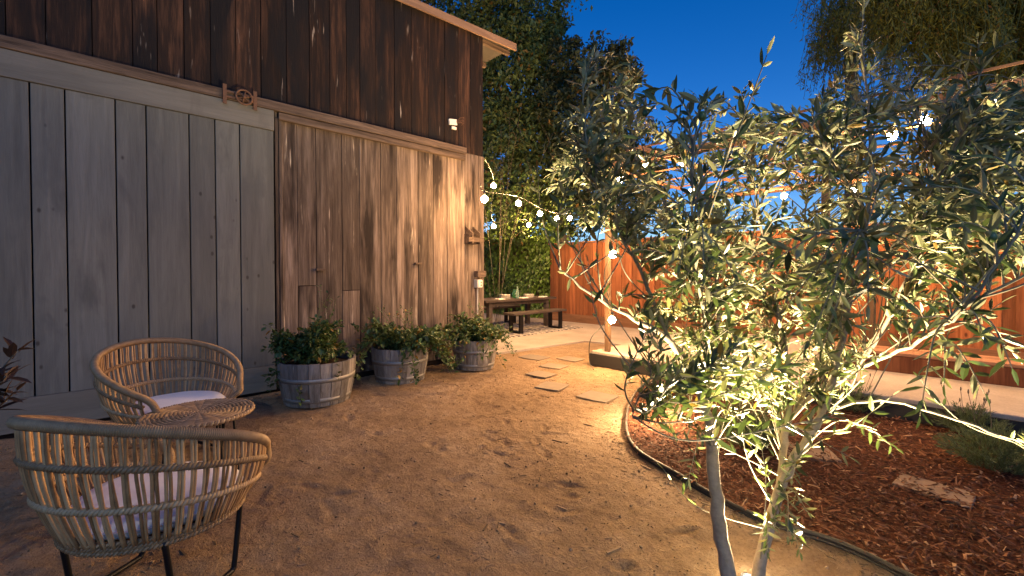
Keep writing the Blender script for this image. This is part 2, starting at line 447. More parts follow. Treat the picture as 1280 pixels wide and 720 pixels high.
# stepping stones
def stone(px, py, sx, sy, rot, label, mat='paver_stone'):
    k_ = .80 if mat == 'paver_stone' else .70; sx *= k_; sy *= k_
    c = G(px, py); mb = MB()
    pts = [(-sx, -sy), (sx * .2, -sy * 1.03), (sx, -sy * .95), (sx * 1.02, sy * .3), (sx * .95, sy), (-sx * .4, sy * 1.02), (-sx * 1.0, sy * .96)]
    pts = [(x / 2 + random.uniform(-.006, .006), y / 2 + random.uniform(-.006, .006)) for x, y in pts]
    ca, sa = math.cos(rot), math.sin(rot)
    mb.prism([(c.x + x * ca - y * sa, c.y + x * sa + y * ca, .0) for x, y in pts], (random.uniform(-.004, .004), 0, .010 if mat == 'paver_stone' else .03))
    ob = mb.build('stepping_stone', mat)
    bv = ob.modifiers.new('edge', 'BEVEL'); bv.width = .006; bv.segments = 2
    tag(ob, label, 'stepping stone', 'flat stepping stones')
stone(747, 496, .46, .40, .10, 'largest tan stepping stone in the dirt, next to the mulch edging')
stone(690, 483, .40, .40, .25, 'square stepping stone in the dirt, second from the mulch bed')
stone(676, 468, .42, .34, .05, 'stepping stone in the dirt farthest toward the barrels')
stone(692, 458, .42, .36, .2, 'tan stepping stone between the dirt path middle and the patio', )
stone(714, 449, .44, .36, .0, 'stepping stone nearest the corner of the raised concrete step')
stone(668, 447, .50, .40, .1, 'half buried pale stepping stone closest to the patio edge')
stone(828, 512, .48, .40, .3, 'bright stepping stone in mulch beneath the path light', 'paver_edge')
stone(1010, 568, .46, .42, .5, 'stepping stone in mulch showing right behind the olive trunks', 'paver_edge')
stone(1167, 616, .50, .34, -.12, 'large worn stepping stone alone in dark mulch at right', 'paver_edge')

# ------------------------------------------------------------------ barn
barn = thing('barn', 'weathered wooden barn with dark upper boards and grey sliding door', 'barn', (0, 0, 0))
YC, ZT = 4.69, 5.02
def boards(mb, y0, y1, z0, z1, widths, x=0.0, th=.022, gap=.006, zfun=None, splits=None):
    y = y0
    i = 0
    while y < y1 - .03:
        w = min(random.uniform(*widths), y1 - y)
        zt = z1 if not zfun else zfun(y + w / 2)
        dx = random.uniform(-.004, .004)
        segs = [(z0, zt)]
        if splits and random.random() < splits:
            zc = random.uniform(z0 + .8, z0 + 1.5); segs = [(z0, zc - .004), (zc + .004, zt)]
        for (a, b) in segs:
            mb.box((x + dx - th / 2, y + w / 2, (a + b) / 2), (th, w - gap, b - a), ch=.003)
        y += w; i += 1
RKE = W(645, 63, .07)
rakez = lambda y: RKE[1] + (y - RKE[0]) * .037
RK = lambda y: rakez(y) + .03
m = MB(); boards(m, -7.5, YC, 3.205, 0, (.17, .30), zfun=RK); m.build('upper_siding', 'dark_siding', barn)
dy1 = W(342, 300)[0]
m = MB(); boards(m, dy1 + .02, YC, .03, 3.20, (.20, .34), x=-.006, splits=.14); m.build('lower_siding', 'brown_siding', barn)
m = MB(); boards(m, -7.5, dy1 + .015, .03, 3.20, (.2, .3), x=-.03); m.build('wall_behind_door', 'dark_siding', barn)
# end wall, back wall, frame
m = MB()
x = -.03
while x > -6:
    w = random.uniform(.2, .3); m.box((x - w / 2, YC - .012, (RK(YC) + .03) / 2), (w - .006, .022, RK(YC) - .03), ch=.003); x -= w
m.build('end_wall', 'dark_siding', barn)
m = MB(); m.box((-6.05, -1.4, 2.3), (.04, 12.2, 4.5)); m.box((-3, -7.5, 2.3), (6, .04, 4.5)); m.build('rear_wall', 'dark_siding', barn)
m = MB(); m.box((-.062, -1.42, 2.3), (.03, 12.1, 4.54)); m.build('wall_lining', 'dark_shade_wood', barn)
# roof with a raking board at the gable overhang
ry = RKE[0]
m = MB()
y0, y1 = -7.8, ry
m.prism([(.045, y0, rakez(y0) + .06), (.045, y1, rakez(y1) + .06), (.045, y1, rakez(y1) + .10), (.045, y0, rakez(y0) + .10)], (-6.6, 0, 0), .5)
m.build('roof', 'roofing', barn)
m = MB()
m.prism([(.075, y0, rakez(y0)), (.075, y1 + .01, rakez(y1)), (.075, y1 + .01, rakez(y1) + .112), (.075, y0, rakez(y0) + .112)], (-.03, 0, 0), .6)
m.build('rake_board', 'fascia_wood', barn)
for k in range(10):
    m = MB(); m.box((-.1 - k * .62, (YC + ry) / 2, rakez(YC) + .022), (.06, ry - YC - .02, .07), ch=.003); m.build('rafter_tail', 'rail_wood', barn)
# fixed rail: upper timber all along, lower timber right of the door
yr = W(580, 195)[0]
m = MB(); m.box((.035, (yr - 7.5) / 2, 3.207), (.07, yr + 7.5, .10), r=.75, ch=.006)
m.build('door_rail', 'rail_wood', barn)
m = MB(); m.box((.028, (yr + dy1) / 2 + .02, 3.108), (.056, yr - dy1 - .06, .08), r=.5, ch=.006); m.build('lower_rail', 'rail_wood', barn)
# sliding door
door_y0 = dy1 - 4.9
m = MB()
cuts = [dy1] + [W(px, 300)[0] for px in (299.5, 269, 237, 184, 146, 84, 40.5)]
y = cuts[-1]
while y > door_y0: y -= random.uniform(.26, .36); cuts.append(y)
for a, b in zip(cuts[1:], cuts[:-1]):
    m.box((.028, (a + b) / 2, 1.6165), (.03, b - a - .011, 2.62), ch=.003)
sd = m.build('sliding_door', 'grey_door', barn)
m = MB(); m.box((.035, (dy1 + door_y0) / 2, 3.041), (.045, dy1 - door_y0, .222), r=.55, ch=.004)
m.build('header_board', 'grey_door_rail', sd)
m = MB(); m.box((.035, (dy1 + door_y0) / 2, .167), (.045, dy1 - door_y0, .275), r=.2, ch=.004)
m.build('bottom_board', 'grey_door_rail', sd)
m = MB(); m.box((.002, (dy1 + door_y0) / 2, 1.6), (.016, dy1 - door_y0 - .02, 2.95)); m.build('door_backing', 'dark_shade_wood', sd)
# roller: two straps and a spoked wheel
rl = thing('roller', None, None); rl.parent = barn
def part_mesh(mb, name, mat, par, smooth=False): return mb.build(name, mat, par, smooth)
ya, za = W(281, 119, .09); yb, zb = W(319, 128, .09); yw, zw = W(305, 123.5, .1)
m = MB()
for yy in (ya, yb): m.box((.088, yy, 3.20), (.012, .035, .20), r=.4)
m.box((.086, (ya + yb) / 2, 3.232), (.012, yb - ya, .022)); m.box((.086, (ya + yb) / 2, 3.178), (.012, yb - ya, .02))
bracket = m.build('roller_bracket', 'rust_metal', barn)
bpy.data.objects.remove(rl)
m = MB(); ring = [(.104, yw + .075 * math.cos(a), 3.205 + .075 * math.sin(a)) for a in [i * 2 * math.pi / 28 for i in range(28)]]
m.tube(ring, .011, 8, closed=True)
for k in range(3):
    a = k * math.pi / 3 + .3
    m.tube([(.104, yw - .07 * math.cos(a), 3.205 - .07 * math.sin(a)), (.104, yw + .07 * math.cos(a), 3.205 + .07 * math.sin(a))], .006, 6)
m.tube([(.09, yw, 3.205), (.122, yw, 3.205)], .016, 10)
m.build('roller_wheel', 'rust_metal', bracket, True)
# jamb trim beside the door
m = MB(); 
for k, dyy in enumerate((.035, .075)): m.box((.008, dy1 + dyy, 1.58), (.018 + .01 * k, .032, 3.02), r=.2 * k, ch=.003)
m.build('jamb_trim', 'brown_siding', barn)
# old wall plate with wires
yy, zz = W(565, 153)
m = MB(); m.box((.02, yy, zz), (.03, .14, .085), Matrix.Rotation(.15, 3, 'X'), ch=.004); m.box((.02, yy + .02, zz - .085), (.03, .08, .04), ch=.004)
pl = m.build('wall_plate', 'plastic_white', barn)
m = MB()
for k in range(5):
    a0 = Vector((.03, yy + .05, zz - .01 + .01 * k)); 
    m.tube(smoothpath([a0, a0 + Vector((.03, .06, .03 * random.uniform(-1, 2))), a0 + Vector((.04, .12, .03 * random.uniform(-1, 3))), a0 + Vector((.01, .10, .10 * random.uniform(-.4, 1)))], 5), .003, 5)
m.build('loose_wire', 'rust_metal', pl)
# wooden catch
yy, zz = W(585, 299)
m = MB(); m.box((.10, yy - .06, zz + .0), (.2, .03, .16), r=.6, ch=.003); m.box((.10, yy + .09, zz), (.2, .03, .16), r=.5, ch=.003)
m.box((.18, yy + .015, zz - .02), (.03, .30, .07), r=.7, ch=.003); m.box((.06, yy + .015, zz - .07), (.12, .14, .025), r=.2)
for k, q in enumerate((-.06, .09)): m.prism([(.02, yy + q - .014, zz + .08), (.20, yy + q - .014, zz + .08), (.02, yy + q - .014, zz + .2)], (0, .028, 0), .4)
m.build('wooden_catch', 'rail_wood', barn)
yy, zz = W(597.5, 342.5)
m = MB(); m.box((.05, yy, zz), (.1, .16, .095), r=.8, ch=.004); m.build('wooden_block', 'rail_wood', barn)
yy, zz = W(596, 354.5)
m = MB(); m.box((.045, yy - .01, zz), (.09, .10, .13), r=.3, ch=.008); eb = m.build('outlet_box', 'plastic_grey', barn)
m = MB(); m.box((.093, yy + .0, zz), (.006, .075, .105), ch=.002); m.build('outlet_cover', 'plastic_white', eb)
m = MB(); m.box((.0965, yy + .01, zz + .02), (.004, .018, .03)); m.box((.0965, yy + .01, zz - .025), (.004, .018, .03)); m.build('socket_slot', 'black_metal', eb)
m = MB(); m.tube([(.03, yy - .01, zz - .06), (.03, yy - .01, .05)], .012, 8); m.build('conduit', 'plastic_grey', eb)
for (px, py) in ((400, 337), (522, 329.5)):
    yy, zz = W(px, py); m = MB(); m.box((.02, yy, zz), (.04, .11, .028), r=.1, ch=.003); m.build('wooden_cleat', 'rail_wood', barn)
m = MB(); m.box((-.02, -1.4, .012), (.06, 12.2, .09), r=.1); m.build('ground_sill', 'dark_shade_wood', barn)

# ------------------------------------------------------------------ armchairs
def chair_ctrl(phi):
    """surface of the tub: returns base, mid and rim points for angle phi (0 = back)"""
    a = abs(phi)
    c, s_ = math.cos(phi), math.sin(phi)
    rim = Vector((-.389 * c + .02, .424 * s_, .827 - .281 * (min(a, 2.25) / 2.25) ** 1.8))
    base = Vector((-.30 * c + .03, .325 * s_, .335))
    return base, rim
PH = 2.25
def surf(phi, u):
    b, r_ = chair_ctrl(phi)
    p = b.lerp(r_, u)
    out = Vector((p.x - .02, p.y, 0)); 
    if out.length > 0: out.normalize()
    return p + out * (.028 * math.sin(math.pi * u))
def wrap_tube(mb, pts, r0, pitch=.0075, n=9):
    """tube wound with cane: radius ripples along its length"""
    L = [0]
    for a, b in zip(pts, pts[1:]): L.append(L[-1] + (b - a).length)
    tot = L[-1]; st = pitch / 4; out = []; rad = []; i = 0; x = 0
    while x <= tot:
        while i < len(L) - 2 and L[i + 1] < x: i += 1
        u = (x - L[i]) / max(1e-9, L[i + 1] - L[i])
        out.append(pts[i].lerp(pts[i + 1], u)); rad.append(r0 * (1 + .10 * math.sin(2 * math.pi * x / pitch))); x += st
    mb.tube(out, rad, n, r=random.random())
def rope(mb, pts, r0, pitch=.03, n=6):
    """two strands twisted round a line"""
    L = 0; A = []; B = []
    pts = smoothpath(pts, 4)
    for i, p in enumerate(pts):
        d = (pts[min(i + 1, len(pts) - 1)] - pts[max(i - 1, 0)]).normalized()
        if i: L += (p - pts[i - 1]).length
        a = d.cross(Vector((0, 0, 1))).normalized(); b = a.cross(d); th = 2 * math.pi * L / pitch
        off = (a * math.cos(th) + b * math.sin(th)) * r0 * .62
        A.append(p + off); B.append(p - off)
    mb.tube(A, r0 * .6, n); mb.tube(B, r0 * .6, n)
def make_chair(label):
    root = thing('rattan_armchair', label, 'armchair', (0, 0, 0), 'rattan tub armchairs')
    # rim: horseshoe whose ends bend down to the seat edge
    N = 60; pts = [surf(-PH + 2 * PH * i / N, 1) for i in range(N + 1)]
    def endcurve(sg):
        e = surf(sg * PH, 1); b = surf(sg * (PH + .12), 0)
        prev = surf(sg * (PH - .1), 1); d = (e - prev).normalized()
        return [e + d * .05 + Vector((0, 0, -.012)), e + d * .085 + Vector((0, 0, -.055)), e.lerp(b, .45) + d * .07, e.lerp(b, .75) + d * .04, b + Vector((0, 0, .01))]
    full = endcurve(-1)[::-1] + pts + endcurve(1)
    mb = MB(); wrap_tube(mb, smoothpath(full, 6), .0215); mb.build('rim', 'rattan_weave', root, True)
    # spindles, in pairs
    mb = MB(); n = 45
    for i in range(n):
        ph = -PH + .05 + (2 * PH - .1) * i / (n - 1)
        for dd in (-.016, .016):
            q = [surf(ph + dd * (1.0 + .25 * math.sin(i)) + random.uniform(-.006, .006) * 1, u) + rv(.0015) for u in (.0, .2, .42, .62, .82, .985)]
            mb.tube(smoothpath(q, 2), random.uniform(.0052, .0068), 6)
    mb.build('spindles', 'rattan', root, True)
    for u in (.36, .70):
        mb = MB(); q = [surf(-PH + .02 + (2 * PH - .04) * i / 90, u) for i in range(91)]
        rope(mb, q, .0135); mb.build('woven_band', 'rattan_weave', root, True)
    # woven base ring and seat
    mb = MB()
    for k in range(3):
        rope(mb, [surf(math.pi * 2 * i / 80, 0) + Vector((0, 0, -.012 + .016 * k)) for i in range(81)], .0095)
    mb.build('base_ring', 'rattan_weave', root, True)
    mb = MB()
    prof = []
    for k in range(22):
        sc_ = 1 - k / 22
        ring = [Vector((.03 + (-.30 * math.cos(a)) * sc_, .325 * math.sin(a) * sc_, .333 + (.004 if k % 2 else 0))) for a in [2 * math.pi * j / 40 for j in range(40)]]
        mb.tube(ring, .0075, 5, closed=True)
    mb.build('seat', 'rattan', root, True)
    # black bent steel legs: one loop each side
    for sg in (-1, 1):
        mb = MB(); y = .25 * sg
        q = smoothpath([(.20, y * .95, .325), (.20, y, .30), (.165, y, .05), (.155, y, .018), (.125, y, .012), (-.08, y, .012), (-.115, y, .018), (-.125, y, .05), (-.16, y, .30), (-.16, y * .95, .325)], 6)
        mb.tube(q, .0115, 10); mb.build('leg_frame', 'black_metal', root, True)
    mb = MB(); mb.tube([(.20, -.235, .318), (.20, .235, .318)], .01, 8); mb.tube([(-.16, -.235, .318), (-.16, .235, .318)], .01, 8)
    mb.build('cross_bar', 'black_metal', root, True)
    return root
def make_cushion(label):
    root = thing('seat_cushion', label, 'cushion', (0, 0, 0), 'white seat cushions')
    mb = MB(); n = 48; prof = [(0, .345), (.75, .344), (.93, .352), (1, .378), (.99, .40), (.93, .418), (.75, .430), (.4, .437), (0.001, .439)]
    vs = []
    for sr, z in prof:
        for k in range(n):
            a = 2 * math.pi * k / n
            x, y = -.295 * math.cos(a), .305 * math.sin(a)
            dm = noise.noise(Vector((x * sr * 6, y * sr * 6, z))) * .006 if z > .4 else 0
            vs.append(Vector((.04 + x * max(sr, .001), y * max(sr, .001), z + dm)))
    mb.add(vs, [(i * n + k, i * n + (k + 1) % n, (i + 1) * n + (k + 1) % n, (i + 1) * n + k) for i in range(len(prof) - 1) for k in range(n)], .5)
    mb.build('cover', 'cushion_cloth', root, True)
    mb = MB(); mb.tube([(.04 - .297 * math.cos(a), .307 * math.sin(a), .389) for a in [2 * math.pi * k / 60 for k in range(60)]], .005, 6, closed=True)
    mb.build('piping', 'cushion_cloth', root, True)
    return root
ch1 = make_chair('nearer rattan tub armchair seen from behind, black steel legs, front left')
cu1 = make_cushion('white cushion glimpsed through the spindles of the nearer rattan armchair')
ch2 = copy_tree(ch1); tag(ch2, 'rear rattan tub armchair facing outward against the grey barn door')
cu2 = copy_tree(cu1); tag(cu2, 'white cushion on the rear rattan armchair by the grey door')
NEAR = ((3.104, .205, 0), R(125.3)); REAR = ((1.475, .466, 0), R(24.9))
for ob, (l, rz) in ((ch1, NEAR), (cu1, NEAR), (ch2, REAR), (cu2, REAR)):
    ob.location = l; ob.rotation_euler = (0, 0, rz)
# side table
TB = Vector((2.07, .535, 0))
st = thing('rattan_side_table', 'round woven rattan side table between the two armchairs', 'side table', TB)
m = MB(); 
for k in range(25):
    rr = .293 * (k + 1) / 25.5
    nseg = 60
    m.tube([TB + Vector((rr * math.cos(a), rr * math.sin(a), .447 + .0035 * (1 if (int(a * 22 / 6.283) + k) % 2 else -1))) for a in [2 * math.pi * j / nseg for j in range(nseg)]], .0082, 6, closed=True, r=random.uniform(.1, .9))
m.lathe([(.285, .432), (.285, .444)], 40, TB, r=.0)
m.build('tabletop', 'rattan_weave', st, True)
m = MB(); rope(m, [TB + Vector((.297 * math.cos(a), .297 * math.sin(a), .445)) for a in [2 * math.pi * j / 70 for j in range(71)]], .014); m.build('table_rim', 'rattan_weave', st, True)
for k in range(3):
    a = 2 * math.pi * k / 3 + .4; b = a + .5; m = MB()
    q = [TB + Vector((.20 * math.cos(a), .20 * math.sin(a), .435)), TB + Vector((.23 * math.cos(a), .23 * math.sin(a), .03)), TB + Vector((.232 * math.cos(a + .08), .232 * math.sin(a + .08), .008)), TB + Vector((.232 * math.cos(b), .232 * math.sin(b), .008)), TB + Vector((.23 * math.cos(b + .08), .23 * math.sin(b + .08), .03)), TB + Vector((.20 * math.cos(b + .08), .20 * math.sin(b + .08), .435))]
    m.tube(smoothpath(q, 5), .007, 8); m.build('leg', 'black_metal', st, True)

# ------------------------------------------------------------------ barrels and their plants
def barrel(c, r1, h, label):
    root = thing('half_barrel', label, 'planter', c, 'half barrel planters')
    c = Vector(c); mb = MB(); n = 22
    prof = [(.84, 0), (.90, .25), (.955, .5), (.99, .78), (1.0, 1.0)]
    for k in range(n):
        a0 = 2 * math.pi * k / n + .006; a1 = 2 * math.pi * (k + 1) / n - .006; am = (a0 + a1) / 2
        jit = random.uniform(-.004, .004); hj = random.uniform(-.006, .003); vs = []
        for (q, z) in prof:
            for a in (a0, am, a1):
                vs.append(c + Vector(((q * r1 + jit) * math.cos(a), (q * r1 + jit) * math.sin(a), z * h + (hj if z == 1 else 0))))
            for a in (a1, am, a0):
                vs.append(c + Vector(((q * r1 + jit - .024) * math.cos(a), (q * r1 + jit - .024) * math.sin(a), z * h + (hj if z == 1 else 0))))
        fs = [(i * 6 + j, i * 6 + (j + 1) % 6, (i + 1) * 6 + (j + 1) % 6, (i + 1) * 6 + j) for i in range(4) for j in range(6)] + [(24, 25, 28, 29), (25, 26, 27, 28), (5, 4, 1, 0), (4, 3, 2, 1)]
        mb.add(vs, fs)
    mb.build('staves', 'barrel_wood', root)
    for z, q in ((.10, .865), (.56, .966)):
        mb = MB(); rr = r1 * q + .004; hh = .045
        mb.lathe([(rr - .006, z * h), (rr, z * h), (rr + .006, z * h + hh * .95), (rr - .002, z * h + hh)], 44, c)
        mb.f = mb.f[:-2]; mb.r = mb.r[:-2]
        mb.build('hoop', 'hoop_metal', root, True)
    mb = MB(); mb.lathe([(r1 * .80, .05), (r1 * .95, h * .86), (.001, h * .9)], 30, c); mb.build('soil', 'soil', root)
    return root
BAR = [((.67, 1.80, 0), .385, .44, 'largest weathered half barrel planter, next to the grey door'),
       ((.47, 2.90, 0), .35, .42, 'middle weathered half barrel planter with tall sprigs, by the brown boards'),
       ((.57, 4.03, 0), .315, .41, 'smallest half barrel planter, at the barn corner')]
for b in BAR: barrel(*b)
def pot_plant(c, spread, hgt, nst, leafL, label, tall=0, trail=0, mat='pot_leaf', bias=(0, 0)):
    root = thing('barrel_plant', label, 'plant', c, 'plants in the half barrels')
    st_ = MB(); lf = MB(); c = Vector(c)
    lobes = [(bias[0] + math.cos(k * 2.4) * spread * random.uniform(.3, 1.0), bias[1] + math.sin(k * 2.4) * spread * random.uniform(.3, 1.0), hgt * random.choice((.45, .6, .8, 1.05))) for k in range(9)]
    for i in range(nst):
        a = random.uniform(0, 6.28); q = math.sqrt(random.random())
        kind = 0
        if i < tall: tip = c + Vector((random.uniform(-.2, .2), random.uniform(-.3, .3), hgt * random.uniform(1.3, 1.75)))
        elif i < tall + trail:
            tip = c + Vector((math.cos(a) * spread * 1.15, math.sin(a) * spread * 1.15, -random.uniform(.08, .3))); kind = 1
        else:
            hb = lobes[i % len(lobes)]
            tip = c + Vector((hb[0] + random.gauss(0, .3) * spread * .55, hb[1] + random.gauss(0, .3) * spread * .55, hb[2] * random.uniform(.45, 1.12)))
        b0 = c + Vector((math.cos(a) * spread * .3 * q, math.sin(a) * spread * .3 * q, 0))
        mid = b0.lerp(tip, .5) + Vector((0, 0, .06 + .2 * kind)) + rv(.05)
        path = smoothpath([b0, mid, tip], 6)
        st_.tube(path, [.0035 - .002 * j / len(path) for j in range(len(path))], 5)
        n = int(len(path) * (1.6 if i >= tall else 1.0)) + 3
        for j in range(n):
            u = .25 + .75 * j / n; k_ = u * (len(path) - 1); k0 = int(k_); p = path[k0].lerp(path[min(k0 + 1, len(path) - 1)], k_ - k0)
            for rep in range(2 if i >= tall else 1):
                d = rv() + Vector((0, 0, .15))
                l = leafL * random.uniform(.55, 1.2) * (.6 if i < tall else 1)
                pp = p + d.normalized() * random.uniform(.0, .05)
                lf.leaf(pp, d, Vector((random.uniform(-.5, .5), random.uniform(-.5, .5), 1)), l, l * random.uniform(.5, .68), fold=.2, curl=.2)
    st_.build('stems', 'plant_stem', root); lf.build('foliage', mat, root)
pot_plant((.64, 1.78, .38), .38, .50, 125, .062, 'dense dark leafy bush in the barrel next to the grey door', 4, 8, bias=(-.03, -.06))
pot_plant((.45, 2.93, .36), .62, .34, 100, .064, 'leafy plant with thin tall sprigs in the middle barrel', 9, 16, bias=(0, .1))
pot_plant((.55, 4.05, .35), .58, .34, 95, .060, 'bright green leafy plant in the barrel at the barn corner', 5, 12)

# small sprig hanging on first barrel belongs to the left-edge shrub family
def shrub(c, tips, label, mat, leafL, name='shrub', cat='shrub', group=None, w=.3):
    root = thing(name, label, cat, c, group); st_ = MB(); lf = MB(); c = Vector(c)
    for tip in tips:
        tip = Vector(tip); mid = c.lerp(tip, .55) + Vector((0, 0, .12))
        path = smoothpath([c, mid, tip], 8)
        st_.tube(path, [.007 - .005 * j / len(path) for j in range(len(path))], 6)
        for j in range(6, len(path)):
            for rep in range(3):
                d = (path[j] - path[j - 1]).normalized() * .6 + rv(.9)
                L = leafL * random.uniform(.7, 1.15); lf.leaf(path[j] + rv(.008), d, Vector((0, 0, 1)) + rv(.5), L, L * w)
    st_.build('stems', 'bark_dark', root); lf.build('foliage', mat, root)
c0 = P(-170, 700, 1.7); c0.z = 0
shrub(c0, [P(20, 440, 1.75), P(8, 470, 1.7), P(18, 490, 1.72), P(-30, 420, 1.75), P(-60, 470, 1.8), P(-90, 380, 1.7), P(-40, 520, 1.65)], 'brown leafed shrub poking in at the far left edge', 'red_leaf', .085)

# ------------------------------------------------------------------ fence
FY, FZ = 9.55, 2.13
fence = thing('fence', 'tall orange cedar board fence behind the pergola', 'fence', (3, FY, 0))
m = MB(); x = -2.85; k = 0
while x < 11:
    w = random.uniform(.135, .15); m.box((x + w / 2, FY + (0 if k % 2 else .02), FZ / 2 + .04), (w + (.02 if k % 2 == 0 else -.0), .018, FZ - .1 + random.uniform(-.004, .004)), ch=.002); x += w + .001; k += 1
m.build('boards', 'fence_wood', fence)
for i in range(7):
    m = MB(); m.box((-2.8 + i * 2.3, FY + .085, FZ / 2), (.09, .09, FZ + .03), ch=.004); m.build('post', 'fence_wood', fence)
m = MB(); m.box((4.1, FY + .01, FZ + .012), (14, .12, .035), r=.7, ch=.003); m.build('cap_rail', 'pergola_wood', fence)
m = MB(); m.box((4.1, FY - .028, .11), (14, .03, .22), r=.2, ch=.003); m.build('kick_board', 'pergola_wood', fence)

# ------------------------------------------------------------------ pergola
pg = thing('pergola', 'long timber pergola carrying string lights over the concrete step', 'pergola', (1.83, 5.47, .205))
PX = (1.83, 4.44, 7.3, 10.2)
for x in PX:
    for y, zb in ((5.47, .205), (9.2, .0)):
        m = MB(); m.box((x - (.1 if y > 6 else 0), y, (2.91 + zb) / 2), (.068, .068, 2.91 - zb), ch=.005); m.build('post', 'post_wood', pg)
for y in (5.47, 9.2):
    for dy in (-.062, .062):
        m = MB(); m.box((6.1, y + dy, 2.86), (9.4, .03, .075), ch=.003); m.build('beam', 'pergola_wood', pg)
for x in [1.6, 2.55, 3.5, 4.44, 5.4, 6.35, 7.3, 8.3, 9.3, 10.3]:
    m = MB(); m.box((x, 7.33, 2.925), (.026, 4.5, .05), ch=.003); m.build('rafter', 'bench_wood', pg)
for y in (5.25, 5.95, 6.7, 7.45, 8.2, 8.95):
    m = MB(); m.box((6.1, y, 2.968), (9.6, .022, .022), ch=.002); m.build('batten', 'pergola_wood', pg)
for x in PX[1:3]:
    for sg in (-1, 1):
        m = MB(); m.box((x + sg * .24, 5.47, 2.57), (.62, .06, .06), Matrix.Rotation(-sg * -.785, 3, 'Y'), ch=.003); m.build('brace', 'post_wood', pg)

# built-in timber bench
bn = thing('timber_bench', 'long low red brown timber bench on the concrete step', 'bench', (6.6, 6.9, .205))
m = MB(); 
for k in range(4): m.box((6.9, 6.74 + .125 * k, .415), (5.4, .118, .034), ch=.003)
m.build('seat', 'bench_wood', bn)
m = MB(); m.box((6.9, 6.70, .30), (5.36, .03, .185), r=.3, ch=.003); m.box((4.24, 6.93, .30), (.03, .42, .185)); m.box((6.9, 7.15, .30), (5.36, .03, .185)); m.build('apron', 'fence_wood', bn)

# ------------------------------------------------------------------ dining set
tb = thing('dining_table', 'dark timber dining table set with plates on the patio', 'table', (-2.15, 7.35, .03))
m = MB()
for k in range(5): m.box((-2.49 + .172 * k, 7.35, .715), (.168, 2.3, .05), ch=.004)
m.build('tabletop', 'dark_timber', tb)
for x in (-2.48, -1.84):
    for y in (6.40, 8.25):
        m = MB(); m.box((x, y, .36), (.10, .10, .66), ch=.004); m.build('leg', 'dark_timber', tb)
m = MB()
for y in (6.40, 8.25): m.box((-2.16, y, .645), (.53, .05, .08))
for x in (-2.48, -1.84): m.box((x, 7.33, .645), (.05, 1.74, .08))
m.build('apron', 'dark_timber', tb)
def bench(x, label):
    b = thing('dining_bench', label, 'bench', (x, 7.4, .03), 'dark benches at the dining table')
    m = MB()
    for k in (-1, 1): m.box((x + .088 * k, 7.42, .455), (.17, 1.75, .045), ch=.004)
    m.build('seat', 'dark_timber', b)
    for y in (6.78, 8.08):
        m = MB()
        for k in (-1, 1): m.box((x + .155 * k, y, .23), (.045, .10, .404), ch=.003)
        m.box((x, y, .05), (.262, .10, .045), ch=.002)
        m.build('leg', 'black_metal', b)
bench(-1.40, 'dark dining bench in front of the table, on the patterned rug')
bench(-2.95, 'dark dining bench behind the table, mostly hidden')
m = MB(); m.box((-2.15, 7.38, .027), (2.25, 2.55, .010), r=.5)
tag(m.build('rug', 'rug_weave'), 'black and cream patterned rug under the dining table', 'rug')
TZ = .74
def plates(x, y, n, label):
    o = thing('plate_stack', label, 'plates', (x, y, TZ), 'stacks of white plates'); 
    for k in range(n):
        m = MB(); m.lathe([(.06, TZ + .001 + .014 * k), (.13, TZ + .011 + .014 * k), (.128, TZ + .014 + .014 * k), (.05, TZ + .006 + .014 * k)], 24, (x, y, 0)); m.build('plate', 'china', o, True)
plates(-2.0, 7.02, 7, 'taller stack of white plates left of the clear bottle')
plates(-1.95, 7.75, 6, 'stack of white plates right of the clear bottle on table')
m = MB(); m.lathe([(.036, TZ + .001), (.038, TZ + .02), (.038, TZ + .17), (.016, TZ + .22), (.015, TZ + .29)], 16, (-1.86, 7.28, 0)); 
tag(m.build('glass_bottle', 'bottle_glass', smooth=True), 'clear glass bottle standing on the dining table', 'bottle')
for k, (x, y, lb) in enumerate(((-2.05, 7.36, 'green glass carafe beside the clear bottle on the table'), (-2.2, 7.6, 'green glass jug toward the far table end'))):
    m = MB(); m.lathe([(.045, TZ + .001), (.06, TZ + .03), (.055, TZ + .12), (.03, TZ + .16), (.035, TZ + .2)], 16, (x, y, 0))
    tag(m.build('glass_carafe', 'green_glass', smooth=True), lb, 'carafe', 'green glass carafes')
for k, (x, y, lb) in enumerate(((-1.85, 6.72, 'folded cream napkin lying at the table end by the barn'), (-1.85, 7.47, 'folded cream napkin between bottle and right plate stack'), (-1.83, 8.12, 'folded cream napkin at the table end by the fence'))):
    m = MB(); m.box((x, y, TZ + .012), (.14, .2, .022), Matrix.Rotation(.1 * k, 3, 'Z'), ch=.006); tag(m.build('napkin', 'napkin_cloth'), lb, 'napkin', 'folded napkins')

# ------------------------------------------------------------------ string lights
def sphere(mb, c, r, n=10, k=6, zs=1.0):
    mb.lathe([(max(.001, r * math.sin(math.pi * i / k)), -r * zs * math.cos(math.pi * i / k)) for i in range(k + 1)], n, c)
def string_light(pts, bulbs, label, anchor_end=True, br=.050):
    root = thing('string_light', label, 'string lights', Vector(pts[0]), 'festoon bulbs')
    m = MB(); m.tube(smoothpath(pts, 6), .006, 6); m.build('cord', 'cable_rubber', root, True)
    for b in bulbs:
        b = Vector(b)
        m = MB(); sphere(m, b, br); bo = m.build('bulb', 'bulb_glow', root, True)
        m = MB(); m.lathe([(.012, br * .93), (.016, br + .008), (.016, br + .05), (.008, br + .06)], 10, b); m.build('socket', 'cable_rubber', bo, True)
SK = Vector((0, 0, .115))
def run(bl, pre, post, label):
    b = [P(*q) for q in bl]
    pts = [pre] + [q + SK for q in b] + [post]
    string_light([Vector(p) for p in pts if p is not None], b, label)
